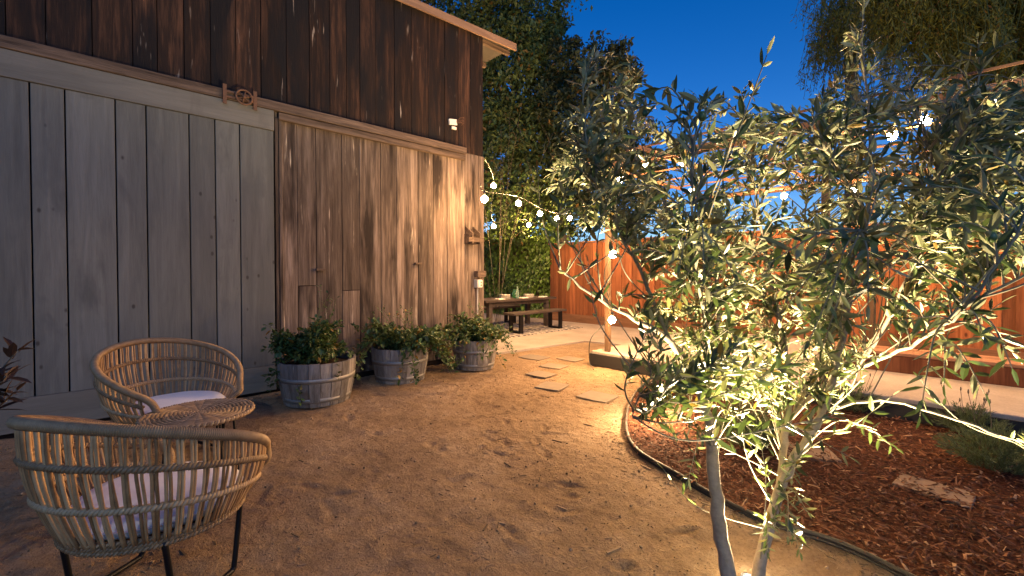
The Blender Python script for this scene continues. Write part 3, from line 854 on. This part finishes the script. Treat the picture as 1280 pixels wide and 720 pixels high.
run([(605.5, 249, 6.25), (648, 254, 8.0), (675, 267, 8.8), (696, 273, 9.6), (712, 273, 10.3)], Vector((.01, 4.62, 2.75)), P(735, 268, 11), 'string of bulbs sagging from the barn corner toward the fence')
run([(617, 232, 8.6), (617, 283, 10.2), (661, 281, 11.2)], Vector((.01, 4.66, 3.2)), P(690, 300, 12.2), 'string of three bulbs hanging over the dining table')
run([(776, 224, 6.5), (792, 205, 6.35), (806, 205, 6.2), (853, 203, 5.9), (1115, 170, 5.0), (1157, 150, 4.85), (1240, 130, 4.5)], P(764, 200, 6.7), P(1330, 120, 4.3), 'bulbs strung along the front beam of the pergola')
run([(865, 239, 7.4), (980, 245, 7.3), (1068, 237, 6.9), (1177, 227, 5.6), (1260, 222, 5.5)], P(800, 220, 8), P(1340, 215, 5.4), 'bulbs strung across the pergola in front of the fence')
pb = [P(766, 318, 6.1), P(765, 400, 6.05)]
string_light([P(764, 195, 6.36), P(768, 260, 6.36), pb[0] + SK, P(755, 345, 6.33), pb[1] + SK, P(752, 408, 6.3), P(738, 425, 6.3), P(737, 452, 6.45), G(742, 462, .02)], pb, 'two bulbs on a cord running down the pergola corner post')

# path light
c = G(822, 531)
pth = thing('path_light', 'short stake path light with bronze cap at the mulch edge', 'garden light', c)
m = MB(); m.tube([c, c + Vector((0, 0, .37))], .011, 10); m.build('stake', 'rust_metal', pth, True)
m = MB(); m.lathe([(.10, .37), (.095, .378), (.03, .41), (.012, .42)], 20, c); m.build('cap', 'rust_metal', pth, True)
m = MB(); sphere(m, c + Vector((0, 0, .352)), .014); m.build('lamp', 'bulb_glow', pth)
def lamp(typ, name, loc, energy, col, **kw):
    l = bpy.data.lights.new(name, typ); l.energy = energy; l.color = col
    for k_, v_ in kw.items(): setattr(l, k_, v_)
    o = bpy.data.objects.new(name, l); COL.objects.link(o); o.location = loc; return o
lamp('POINT', 'path_lamp_light', c + Vector((0, 0, .33)), 330, (1, .66, .34), shadow_soft_size=.02)
# well light set in the ground at the foot of the olive
u = P(936, 728, 1.95); u.z = 0
up = thing('uplight', 'small round well light set in the dirt between the olive trunks', 'garden light', u)
aim = (P(945, 150, 2.25) - u).normalized()
m = MB(); m.lathe([(.030, -.03), (.034, .012), (.034, .022), (.028, .022), (.026, .012)], 20, u); m.build('housing', 'black_metal', up, True)
m = MB(); m.lathe([(.025, .008), (.025, .013)], 20, u); m.build('lens', 'bulb_glow' if False else 'plastic_white', up, True)
q = lamp('SPOT', 'uplight_beam', u + Vector((0, 0, .03)), 1700, (1, .78, .46), spot_size=R(140), spot_blend=.6, shadow_soft_size=.02)
q.rotation_euler = aim.to_track_quat('-Z', 'Y').to_euler()

lamp('POINT', 'uplight_spill', u + Vector((0, 0, .045)), 5, (1, .79, .48), shadow_soft_size=.02)
# ------------------------------------------------------------------ olive tree
random.seed(21)
LIMBS = [
 [(925, 780, 1.72, .042), (905, 690, 1.80, .039), (894, 610, 1.86, .035), (889, 550, 1.92, .032), (880, 505, 1.97, .029), (866, 465, 1.98, .024), (838, 428, 1.93, .018), (792, 398, 1.83, .012), (745, 372, 1.74, .008), (700, 338, 1.66, .004)],
 [(880, 505, 1.97, .020), (892, 450, 2.05, .016), (898, 380, 2.1, .013), (888, 300, 2.1, .009), (860, 210, 2.05, .005)],
 [(932, 780, 1.72, .038), (950, 705, 1.80, .034), (968, 635, 1.87, .031), (990, 580, 1.93, .028), (1012, 545, 1.98, .027), (1028, 515, 2.0, .025), (1041, 470, 2.03, .022), (1052, 425, 2.0, .019), (1066, 360, 1.92, .015), (1085, 270, 1.82, .011), (1086, 150, 1.72, .007), (1077, 25, 1.66, .003)],
 [(975, 612, 1.9, .022), (980, 560, 2.0, .021), (983, 527, 2.08, .020), (987, 480, 2.15, .015), (975, 400, 2.25, .012), (955, 310, 2.3, .009), (938, 200, 2.2, .005), (930, 125, 2.15, .003)],
 [(983, 527, 2.08, .016), (1015, 497, 2.1, .014), (1060, 470, 2.1, .012), (1110, 400, 2.05, .010), (1150, 300, 1.95, .007), (1165, 190, 1.85, .004)],
 [(1041, 470, 2.03, .012), (1090, 455, 1.8, .010), (1150, 425, 1.55, .008), (1220, 375, 1.38, .006), (1300, 335, 1.3, .004)],
 [(1028, 515, 2.0, .010), (1100, 500, 1.9, .008), (1180, 520, 1.75, .006), (1250, 545, 1.65, .005), (1330, 590, 1.6, .003)],
 [(1052, 425, 2.0, .012), (1050, 390, 1.6, .010), (1062, 340, 1.25, .007), (1075, 285, 1.02, .004)],
 [(838, 428, 1.93, .012), (800, 340, 1.9, .009), (760, 260, 1.85, .007), (735, 180, 1.8, .004), (728, 110, 1.78, .003)],
 [(892, 450, 2.05, .011), (880, 400, 1.7, .009), (868, 320, 1.4, .006), (866, 215, 1.25, .004), (872, 140, 1.2, .003)],
 [(1066, 360, 1.92, .010), (1130, 290, 1.7, .008), (1190, 190, 1.55, .005), (1225, 95, 1.5, .003)],
 [(898, 380, 2.1, .009), (850, 300, 2.35, .007), (800, 220, 2.4, .005), (785, 130, 2.35, .003)],
 [(975, 400, 2.25, .010), (1000, 320, 2.6, .008), (1010, 230, 2.65, .005), (1020, 170, 2.6, .003)],
 [(1085, 270, 1.82, .008), (1040, 200, 1.5, .006), (1010, 150, 1.4, .003)],
 [(866, 465, 1.98, .009), (830, 470, 1.75, .007), (806, 480, 1.6, .005), (790, 520, 1.5, .003)],
 [(1150, 425, 1.55, .006), (1190, 400, 1.2, .005), (1250, 330, 1.1, .004), (1290, 240, 1.1, .003)],
]
base = P(928, 740, 1.78); base.z = 0
olive = thing('olive_tree', 'uplit olive tree with pale twin trunks and grey green leaves', 'tree', base)
nodes = []
for li, lb in enumerate(LIMBS):
    lb = [(a, b, c_, r_ * (.72 if li == 0 else .68 if li == 2 else .8)) for a, b, c_, r_ in lb]
    pts = smoothpath([P(a, b, c_) for a, b, c_, r_ in lb], 5); rr = []
    for i in range(len(lb) - 1):
        for j in range(5): rr.append(lb[i][3] + (lb[i + 1][3] - lb[i][3]) * j / 5)
    rr.append(lb[-1][3])
    pts = [p + (rv(.005) if i > 2 else Vector()) for i, p in enumerate(pts)]
    if pts[0].z > -.05 and li in (0, 2): pts[0].z = min(pts[0].z, -.02)
    rr = [q * (1 + random.uniform(-.07, .07)) for q in rr]
    m = MB(); m.tube(pts, rr, 10 if rr[0] > .02 else 7); m.build('trunk' if li in (0, 2) else 'limb', 'bark_olive' if li in (0, 1, 2, 3, 4) else 'twig_bark', olive, True)
    for i, p in enumerate(pts):
        if rr[i] < .024: nodes.append((p, (pts[min(i + 1, len(pts) - 1)] - pts[max(0, i - 1)]).normalized(), rr[i]))
TOP = [(680, 235), (700, 165), (715, 110), (735, 100), (745, 75), (775, 75), (790, 90), (805, 120), (835, 165), (850, 150), (862, 125), (885, 128), (905, 165), (925, 115), (942, 112), (958, 160), (990, 175), (1010, 140), (1030, 120), (1050, 90), (1064, 20), (1080, 0), (1090, 40), (1105, 95), (1140, 108), (1160, 130), (1185, 112), (1205, 130), (1222, 90), (1235, 100), (1260, 90), (1275, 125), (1330, 110)]
BOT = [(680, 260), (740, 300), (800, 400), (850, 470), (900, 500), (1000, 500), (1060, 500), (1120, 420), (1180, 370), (1250, 350), (1330, 330)]
twigs = MB(); leaves = MB(); tips = []
def grow(path, dens=.022, l0=.040, l1=.070, start=.3):
    n = len(path)
    twigs.tube(path, [max(.0011, .0034 * (1 - .75 * i / n)) for i in range(n)], 5, r=random.random())
    L = [0]
    for a, b in zip(path, path[1:]): L.append(L[-1] + (b - a).length)
    x = L[-1] * start; k = random.random() * 3; i = 0
    spin = random.uniform(0, 3.14)
    while x <= L[-1]:
        while i < n - 2 and L[i + 1] < x: i += 1
        f_ = (x - L[i]) / max(1e-6, L[i + 1] - L[i]); p = path[i].lerp(path[i + 1], f_)
        d = (path[i + 1] - path[i]).normalized(); a = d.orthogonal().normalized(); b = d.cross(a)
        th = spin + (math.pi / 2 if int(k) % 2 else 0) + random.uniform(-.35, .35); k += 1
        side = a * math.cos(th) + b * math.sin(th)
        tipf = x / L[-1]
        for sg in (-1, 1):
            if random.random() < .12: continue
            ld = d * random.uniform(.45, 1.0) + side * sg * random.uniform(.6, 1.0) + Vector((0, 0, random.uniform(-.15, .4)))
            ll = random.uniform(l0, l1) * (1 - .35 * max(0, tipf - .8) / .2)
            nr = d.cross(side) * random.choice((1, 1, -1)) + Vector((0, 0, .8)) + rv(.5)
            leaves.leaf(p, ld, nr, ll, ll * random.uniform(.22, .31), curl=random.uniform(-.12, .14), fold=.3)
        x += dens * random.uniform(.8, 1.3)
    leaves.leaf(path[-1], path[-1] - path[-2], Vector((0, 0, 1)) + rv(.4), l0, l0 * .22)
    tips.append(path)
def twig_to(target, maxlen=.62, **kw):
    best = min(nodes, key=lambda q: (q[0] - target).length * (1 + 3.0 * max(0, (q[0].z + .12 - target.z))))
    p0 = best[0]; v_ = target - p0
    if v_.length > maxlen: p0 = target - v_.normalized() * maxlen if v_.length > maxlen * 1.7 else p0
    v_ = target - p0; L = v_.length
    if p0 is not best[0]:
        st_ = [best[0], best[0].lerp(p0, .5) + rv(.04) + Vector((0, 0, .03)), p0]
        twigs.tube(smoothpath(st_, 4), [.0045] * 8 + [.0034], 5)
    m1 = p0 + v_ * .4 + (best[1] * .3 + Vector((0, 0, .12))) * L * .6 + rv(.06 * L)
    grow(smoothpath([p0, m1, target], 7), start=max(.12, 1 - .29 / max(L, .01)), **kw)
# shoots that make the outline against the sky
for a in [(1077, -20, 1.66), (1066, 60, 1.6), (1090, 60, 1.7), (872, 122, 1.2), (885, 135, 1.18), (930, 112, 2.1), (942, 120, 2.1), (705, 150, 1.75), (722, 105, 1.8), (745, 72, 1.8), (765, 70, 1.85), (785, 72, 2.0), (797, 95, 2.1), (822, 130, 2.1), (1222, 50, 1.45), (1258, 55, 1.4), (1190, 78, 1.5), (1130, 72, 1.6), (1150, 82, 1.5), (1030, 115, 1.6), (1010, 135, 1.5), (1290, 90, 1.3), (697, 205, 1.6), (905, 165, 1.7), (958, 165, 2.0)]:
    twig_to(P(*a), .5)
# crown
cnt = 0
while cnt < 880:
    px = random.uniform(685, 1345); tp = lerp_list(TOP, px); bt = lerp_list(BOT, px); py = random.uniform(tp + 14, bt)
    if random.random() > (.2 if (px < 800 and py > 285) else .5 if px < 790 else 1): continue
    if px < 725 and py > 235: continue
    if px < 790 and 360 < py: continue
    if px > 1080 and py > 300 and random.random() > .42: continue
    if 1140 < px < 1215 and 150 < py < 250 and random.random() > .30: continue
    if any((px - a) ** 2 + (py - b) ** 2 < 20 ** 2 for a, b in ((853, 203), (865, 239), (980, 245), (1068, 237), (1115, 170), (1157, 150), (1177, 227), (776, 224), (766, 318), (765, 400))): continue
    half = .95 * math.sqrt(max(.04, 1 - ((px - 1000) / 370) ** 2)) * (1 - .35 * max(0, (220 - py) / 220))
    t_ = 2.0 + (random.uniform(-.45, 1) if random.random() < .86 else random.uniform(-1, -.3)) * half
    if px > 1100: t_ = max(t_ - .2, 1.1)
    twig_to(P(px, py, max(1.0 + random.random() * .25, t_)))
    cnt += 1
# near, long, sparse shoots hanging in front and low
for a in [(1095, 300, 1.0), (1060, 320, .98), (1120, 340, 1.05), (1020, 340, 1.02), (960, 330, 1.05), (1085, 380, 1.0), (1010, 430, 1.1), (1040, 370, 1.0), (985, 380, 1.1), (880, 340, 1.05), (850, 330, 1.1), (905, 470, 1.35), (880, 480, 1.4), (835, 500, 1.5), (715, 350, 1.6), (1150, 520, 1.2), (1120, 560, 1.4), (1180, 480, 1.25), (1265, 440, 1.15), (1230, 490, 1.2), (1040, 520, 1.2), (990, 600, 1.5), (900, 520, 1.3), (1060, 570, 1.3), (985, 670, 1.35), (1265, 460, 1.0), (1230, 420, 1.05), (1010, 640, 1.5), (960, 560, 1.4), (860, 600, 1.6), (845, 545, 1.7), (1290, 560, 1.4), (1000, 690, 1.5), (960, 690, 1.4)]:
    twig_to(P(*a), .5, dens=.03)
# thin suckers rising from the trunk bases
for i in range(5):
    lb = random.choice((0, 2)); q = LIMBS[lb][random.choice((1, 2, 2, 3))]; p0 = P(q[0], q[1], q[2])
    tgt = P(q[0] + random.uniform(-70, 110), q[1] - random.uniform(60, 230), q[2] + random.uniform(-.35, .25))
    grow(smoothpath([p0, p0.lerp(tgt, .5) + rv(.05), tgt], 7), dens=.045, start=.45)
for i in range(70):
    p0 = random.choice([q_[0] for q_ in nodes if q_[0].z < 1.55]); 
    tgt = p0 + Vector((random.uniform(-.35, .35), random.uniform(-.35, .35), random.uniform(.1, .5)))
    grow(smoothpath([p0, p0.lerp(tgt, .5) + rv(.06), tgt], 7), dens=.06, start=.6)
twigs.build('twigs', 'twig_bark', olive, True)
leaves.build('foliage', 'olive_leaf', olive)
ov = bpy.data.meshes.new('olive_fruit'); mo = MB(); sphere(mo, (0, 0, 0), .0100, 10, 8, 1.28); mo.v = [(x, y, z - .014) for x, y, z in mo.v]
first = None
cand = [p for p in tips if 850 < 1e9]
random.shuffle(cand)
for k in range(84):
    pth_ = cand[k % len(cand)]; p = pth_[random.randrange(len(pth_) // 3, len(pth_) - 1)] + Vector((random.uniform(-.012, .012), random.uniform(-.012, .012), -.006))
    if first is None:
        first = mo.build('olive_fruit', 'olive_green', None, True); first.parent = olive; o = first
    else:
        o = first.copy(); COL.objects.link(o)
    o.location = p - olive.location; s_ = random.uniform(.8, 1.15); o.scale = (s_, s_, s_)

# ------------------------------------------------------------------ lavender and low plants in the bed
def lavender(px, py, rad, hgt, nb, label, flowers=6):
    c_ = G(px, py); root = thing('lavender', label, 'plant', c_, 'lavender clumps in the mulch'); lf = MB(); fl = MB()
    for i in range(nb):
        a = random.uniform(0, 6.28); q = math.sqrt(random.random()) * rad
        b0 = c_ + Vector((math.cos(a) * q * .35, math.sin(a) * q * .35, .01)); tip = c_ + Vector((math.cos(a) * q, math.sin(a) * q, hgt * (1 - .5 * (q / rad) ** 2) * random.uniform(.6, 1.1)))
        path = smoothpath([b0, b0.lerp(tip, .5) + Vector((0, 0, .03)), tip], 3)
        for j in range(1, len(path)):
            for r_ in range(4):
                d = (path[j] - path[j - 1]).normalized() + rv(.55); lf.leaf2(path[j] + rv(.008), d, rv(), random.uniform(.025, .05), .005)
    for i in range(flowers):
        a = random.uniform(0, 6.28); q = rad * random.uniform(.4, 1.1); tip = c_ + Vector((math.cos(a) * q, math.sin(a) * q, hgt * random.uniform(1.2, 1.7)))
        fl.tube(smoothpath([c_ + Vector((math.cos(a) * q * .5, math.sin(a) * q * .5, hgt * .5)), tip], 2), .0016, 4)
        fl.tube([tip, tip + Vector((0, 0, .012)), tip + Vector((0, 0, .03))], [.004, .006, .003], 6)
    lf.build('foliage', 'lavender_leaf', root)
    if flowers: fl.build('flower_spikes', 'bark_dark', root)
lavender(935, 560, .30, .34, 230, 'feathery grey green lavender clump right behind the olive trunks', 4)
lavender(1065, 515, .26, .26, 170, 'lavender clump with dark flower spikes against the concrete step', 10)
lavender(1245, 590, .30, .30, 220, 'lavender clump in the mulch at the right edge of the photo', 4)
lavender(1210, 545, .22, .24, 140, 'smaller lavender tuft below the right part of the concrete step', 8)
lavender(845, 490, .22, .26, 130, 'small lavender tuft beside the path light', 2)

# ------------------------------------------------------------------ trees beyond
def clump_tree(name, base, trunk_top, rt, clumps, leaf, mat, label, nlimb=9, bark='bark_dark', cat='tree', group=None, fronds=False, elong=.5):
    base = Vector(base); root = thing(name, label, cat, base, group)
    m = MB(); tt = Vector(trunk_top)
    m.tube(smoothpath([base - Vector((0, 0, .1)), base.lerp(tt, .5) + rv(.12), tt], 6), [rt * (1.15 - .6 * i / 12) for i in range(13)], 10); m.build('trunk', bark, root, True)
    m = MB()
    for (c_, r_, n_) in clumps[:nlimb * 2]:
        c_ = Vector(c_); s0 = base.lerp(tt, random.uniform(.5, 1)); 
        m.tube(smoothpath([s0, s0.lerp(c_, .5) + rv(.2), c_], 5), [rt * .38 * (1 - .085 * i) for i in range(11)], 6)
        for k in range(4):
            e = c_ + rv(1).normalized() * r_ * .85; m.tube(smoothpath([c_, c_.lerp(e, .5) + rv(.08), e], 3), [.014, .012, .010, .008, .006, .005, .004], 5)
    m.build('limbs', bark, root, True)
    m = MB()
    for (c_, r_, n_) in clumps:
        c_ = Vector(c_)
        subs = [(c_ + rv(1).normalized() * r_ * random.uniform(.25, 1.0), r_ * random.uniform(.22, .42)) for _ in range(max(3, n_ // 90))]
        for i in range(n_):
            sc_, sr = random.choice(subs); d = rv(1)
            while d.length > 1: d = rv(1)
            p = sc_ + d * sr; L = leaf * random.uniform(.6, 1.3)
            m.leaf2(p, rv(1) + Vector((0, 0, -.25)), Vector((0, 0, 1)) + rv(.8), L, L * elong)
    m.build('crown', mat, root)
def blob(px, py, t, rpx, n): return (P(px, py, t), rpx / F * t, n)
random.seed(5)
b0 = P(640, 360, 15.5); b0.z = 0
bl = [blob(600, -40, 15, 75, 2600), blob(660, -60, 15.5, 75, 2200), blob(640, 20, 15, 62, 2800), blob(685, 40, 15.5, 40, 1300), blob(585, 30, 14.5, 60, 2200), blob(665, 80, 15, 50, 2200), blob(695, 100, 15.2, 36, 1300), blob(620, 100, 14.5, 55, 2500),
      blob(655, 150, 14.8, 50, 2200), blob(605, 165, 14, 48, 1900), blob(690, 155, 15, 42, 1700), blob(560, -60, 14.5, 75, 1700), blob(520, -20, 14.5, 55, 900), blob(712, 190, 15, 36, 1100), blob(690, 215, 14.6, 40, 1300), blob(640, 210, 14.2, 50, 1900), blob(610, 235, 13.8, 44, 1400), blob(665, 255, 14.0, 46, 1700), blob(700, 265, 14, 40, 1300), blob(625, 275, 13.8, 40, 1300)]
bl = [(a, b, int(c * 1.5)) for a, b, c in bl]
clump_tree('tall_tree', b0, P(640, 120, 15.5), .2, bl, .17, 'tree_leaf', 'tall dark leafy tree rising behind the barn roof end')
b0 = P(765, 380, 13.0); b0.z = 0
bl = [blob(765, 68, 13, 32, 1500), blob(718, 95, 13.4, 34, 1300), blob(705, 60, 13.6, 24, 600), blob(700, 130, 13.3, 36, 1200), blob(745, 110, 13, 42, 2000), blob(782, 105, 13.2, 30, 1200), blob(730, 160, 13, 46, 2100), blob(775, 165, 13, 42, 1900), blob(715, 210, 13, 46, 1900), blob(760, 225, 13, 46, 2100), blob(730, 262, 12.9, 42, 1700), blob(800, 205, 13.2, 34, 1200), blob(800, 255, 13, 40, 1300), blob(840, 265, 13.2, 34, 900), blob(885, 270, 13.4, 30, 700)]
clump_tree('dark_tree', b0, P(765, 150, 13.2), .14, bl, .15, 'dark_leaf', 'round dark tree beyond the fence left of the olive crown')
# bare stemmed bush by the barn end, stems fanning up
b0 = P(622, 300, 10.8); b0.z = 0
root = thing('bare_bush', 'bare twiggy bush fanning out behind the barn corner', 'bush', b0)
m = MB()
for i in range(8):
    a = random.uniform(-1, 1); e = P(625 + a * 75 + random.uniform(-12, 12), random.uniform(110, 240), 10.8 + random.uniform(-.6, .6))
    q = smoothpath([b0 + rv(.06), b0.lerp(e, .45) + Vector((0, 0, .35)) + rv(.12), e], 6); m.tube(q, [.0045 * (1 - .6 * j / 12) for j in range(13)], 5)
    for k in range(3):
        s0 = q[random.randrange(6, 12)]; m.tube([s0, s0 + (e - b0).normalized() * .2 + rv(.2), s0 + (e - b0).normalized() * .45 + rv(.35)], [.003, .0025, .0015], 4)
m.build('stems', 'bark_dark', root, True)
m = MB()
for i in range(900):
    p = P(random.uniform(606, 720), random.uniform(215, 300), 11.6 + random.uniform(-.5, .4)); L = random.uniform(.06, .12); m.leaf2(p, rv(1), rv(1) + Vector((0, 0, 1)), L, L * .6)
m.build('foliage', 'ivy_leaf', root)
# ivy
iv = thing('ivy_hedge', 'bright green ivy covered hedge behind the dining table', 'hedge', (-4.2, 10.0, 0))
m = MB()
for i in range(7200):
    x = random.uniform(-8.5, -2.82); z = random.uniform(.05, 2.75 + .25 * noise.noise(Vector((x, 0, 5))))
    y = 9.75 + .35 * noise.noise(Vector((x * 1.4, z * 1.4, 2))) + random.uniform(-.12, .12)
    L = random.uniform(.07, .15)
    m.leaf2(Vector((x, y, z)), Vector((random.uniform(-.7, .7), -.5, -1)) + rv(.3), Vector((0, -1, .5)) + rv(.5), L, L * .85)
m.build('foliage', 'ivy_leaf', iv)
m = MB()
for i in range(40):
    x = random.uniform(-8.4, -2.9); m.tube(smoothpath([(x, 10.0, 0), (x + random.uniform(-.2, .2), 9.95, 1.2), (x + random.uniform(-.4, .4), 10, 2.5)], 4), .014, 5)
m.box((-5.7, 10.25, 1.25), (5.7, .25, 2.4)); m.build('stems', 'bark_dark', iv)
# pepper tree: hanging strands
def pepper(base, tt, anchors, label, leafn=34):
    root = thing('pepper_tree', label, 'tree', base, 'weeping pepper trees beyond the fence'); base = Vector(base); tt = Vector(tt); m = MB()
    m.tube(smoothpath([base - Vector((0, 0, .1)), base.lerp(tt, .5) + rv(.3), tt], 6), [.28 * (1.1 - .5 * i / 12) for i in range(13)], 10); m.build('trunk', 'bark_dark', root, True)
    lm = MB(); st_ = MB(); lf = MB()
    for (px, py, t_, rpx, ns, ln) in anchors:
        ns = int(ns * 2.3)
        c_ = P(px, py, t_); r_ = rpx / F * t_
        lm.tube(smoothpath([tt, tt.lerp(c_, .5) + rv(.3) + Vector((0, 0, .4)), c_], 5), [.09 * (1 - .08 * i) for i in range(11)], 6)
        for s_ in range(ns):
            a = c_ + rv(1) * r_; L = ln * random.uniform(.5, 1.2); sway = rv(.6); sway.z = 0
            pts = smoothpath([a, a + Vector((0, 0, -.35 * L)) + sway * .4, a + Vector((0, 0, -L)) + sway], 4)
            st_.tube(pts, .006, 4)
            for k in range(leafn):
                i = random.randrange(len(pts) - 1); p = pts[i].lerp(pts[i + 1], random.random()); l_ = random.uniform(.08, .19)
                lf.leaf2(p + rv(.07), Vector((random.uniform(-1, 1), random.uniform(-1, 1), -random.uniform(.3, 1.4))), rv(1), l_, l_ * .26)
    lm.build('limbs', 'bark_dark', root, True); st_.build('strands', 'plant_stem', root); lf.build('crown', 'pepper_leaf', root)
random.seed(9)
b0 = P(1190, 360, 13.5); b0.z = 0
pepper(b0, P(1190, 60, 13.5), [(1125, -50, 12.8, 40, 60, 1.7), (1170, -60, 12.8, 50, 90, 2.2), (1220, -40, 12.5, 50, 110, 2.2), (1270, -40, 12.3, 55, 110, 2.3), (1150, 0, 12.8, 40, 80, 1.6), (1200, 20, 12.5, 45, 90, 1.7), (1255, 25, 12.3, 45, 90, 1.8), (1330, -20, 12, 60, 100, 2.4), (1120, -20, 13.2, 30, 50, 1.5), (1300, 60, 12, 40, 70, 1.6)],
       'large yellow green weeping pepper tree over the pergola end')
b0 = P(1060, 350, 17); b0.z = 0
pepper(b0, P(1060, 20, 17), [(1065, -20, 16.5, 40, 60, 2.4), (1040, 25, 16.5, 18, 26, 1.9), (1075, 20, 16.5, 34, 50, 2.2), (1020, 60, 16.5, 9, 8, 1.2), (1050, -45, 16.5, 40, 40, 2.0)], 'farther dark weeping pepper tree against blue sky', 30)

# ------------------------------------------------------------------ light, sky, camera
w = bpy.data.worlds.new('World'); sc.world = w; w.use_nodes = True
nt = w.node_tree; bg = nt.nodes['Background']; sky = nt.nodes.new('ShaderNodeTexSky'); sky.sky_type = 'NISHITA'; sky.sun_disc = False
ELEV, ROT = 36.0, 121.0
sky.sun_elevation = R(ELEV); sky.sun_rotation = R(ROT); sky.altitude = 300; sky.air_density = 1.0; sky.dust_density = 0.1; sky.ozone_density = 6.0
hs = nt.nodes.new('ShaderNodeHueSaturation'); hs.inputs['Saturation'].default_value = 1.3; hs.inputs['Value'].default_value = 1.0; hs.inputs['Hue'].default_value = .512
nt.links.new(sky.outputs[0], hs.inputs['Color']); nt.links.new(hs.outputs[0], bg.inputs[0]); bg.inputs[1].default_value = .14
sd_ = Vector((math.sin(R(ROT)) * math.cos(R(ELEV)), math.cos(R(ROT)) * math.cos(R(ELEV)), math.sin(R(ELEV))))
s_ = lamp('SUN', 'sun', (0, 0, 20), .4, (.95, 1.0, 1.0), angle=R(.8))
s_.rotation_euler = (-sd_).to_track_quat('-Z', 'Y').to_euler()

cd = bpy.data.cameras.new('camera'); co = bpy.data.objects.new('camera', cd); COL.objects.link(co)
cd.sensor_width = 36; cd.lens = 36 * F / 1280; cd.shift_y = -10 / 1280; cd.clip_start = .05; cd.clip_end = 600
co.location = CAM
co.matrix_world = Matrix.Translation(CAM) @ Matrix((_rt, _up, -_fw)).transposed().to_4x4()
sc.camera = co
sc.view_settings.view_transform = 'Standard'; sc.view_settings.look = 'None'; sc.view_settings.exposure = 0; sc.view_settings.gamma = 1
sc.render.engine = 'CYCLES'
sc.cycles.use_denoising = True; sc.cycles.sample_clamp_indirect = 6; sc.cycles.max_bounces = 6; sc.cycles.diffuse_bounces = 3; sc.cycles.transparent_max_bounces = 4
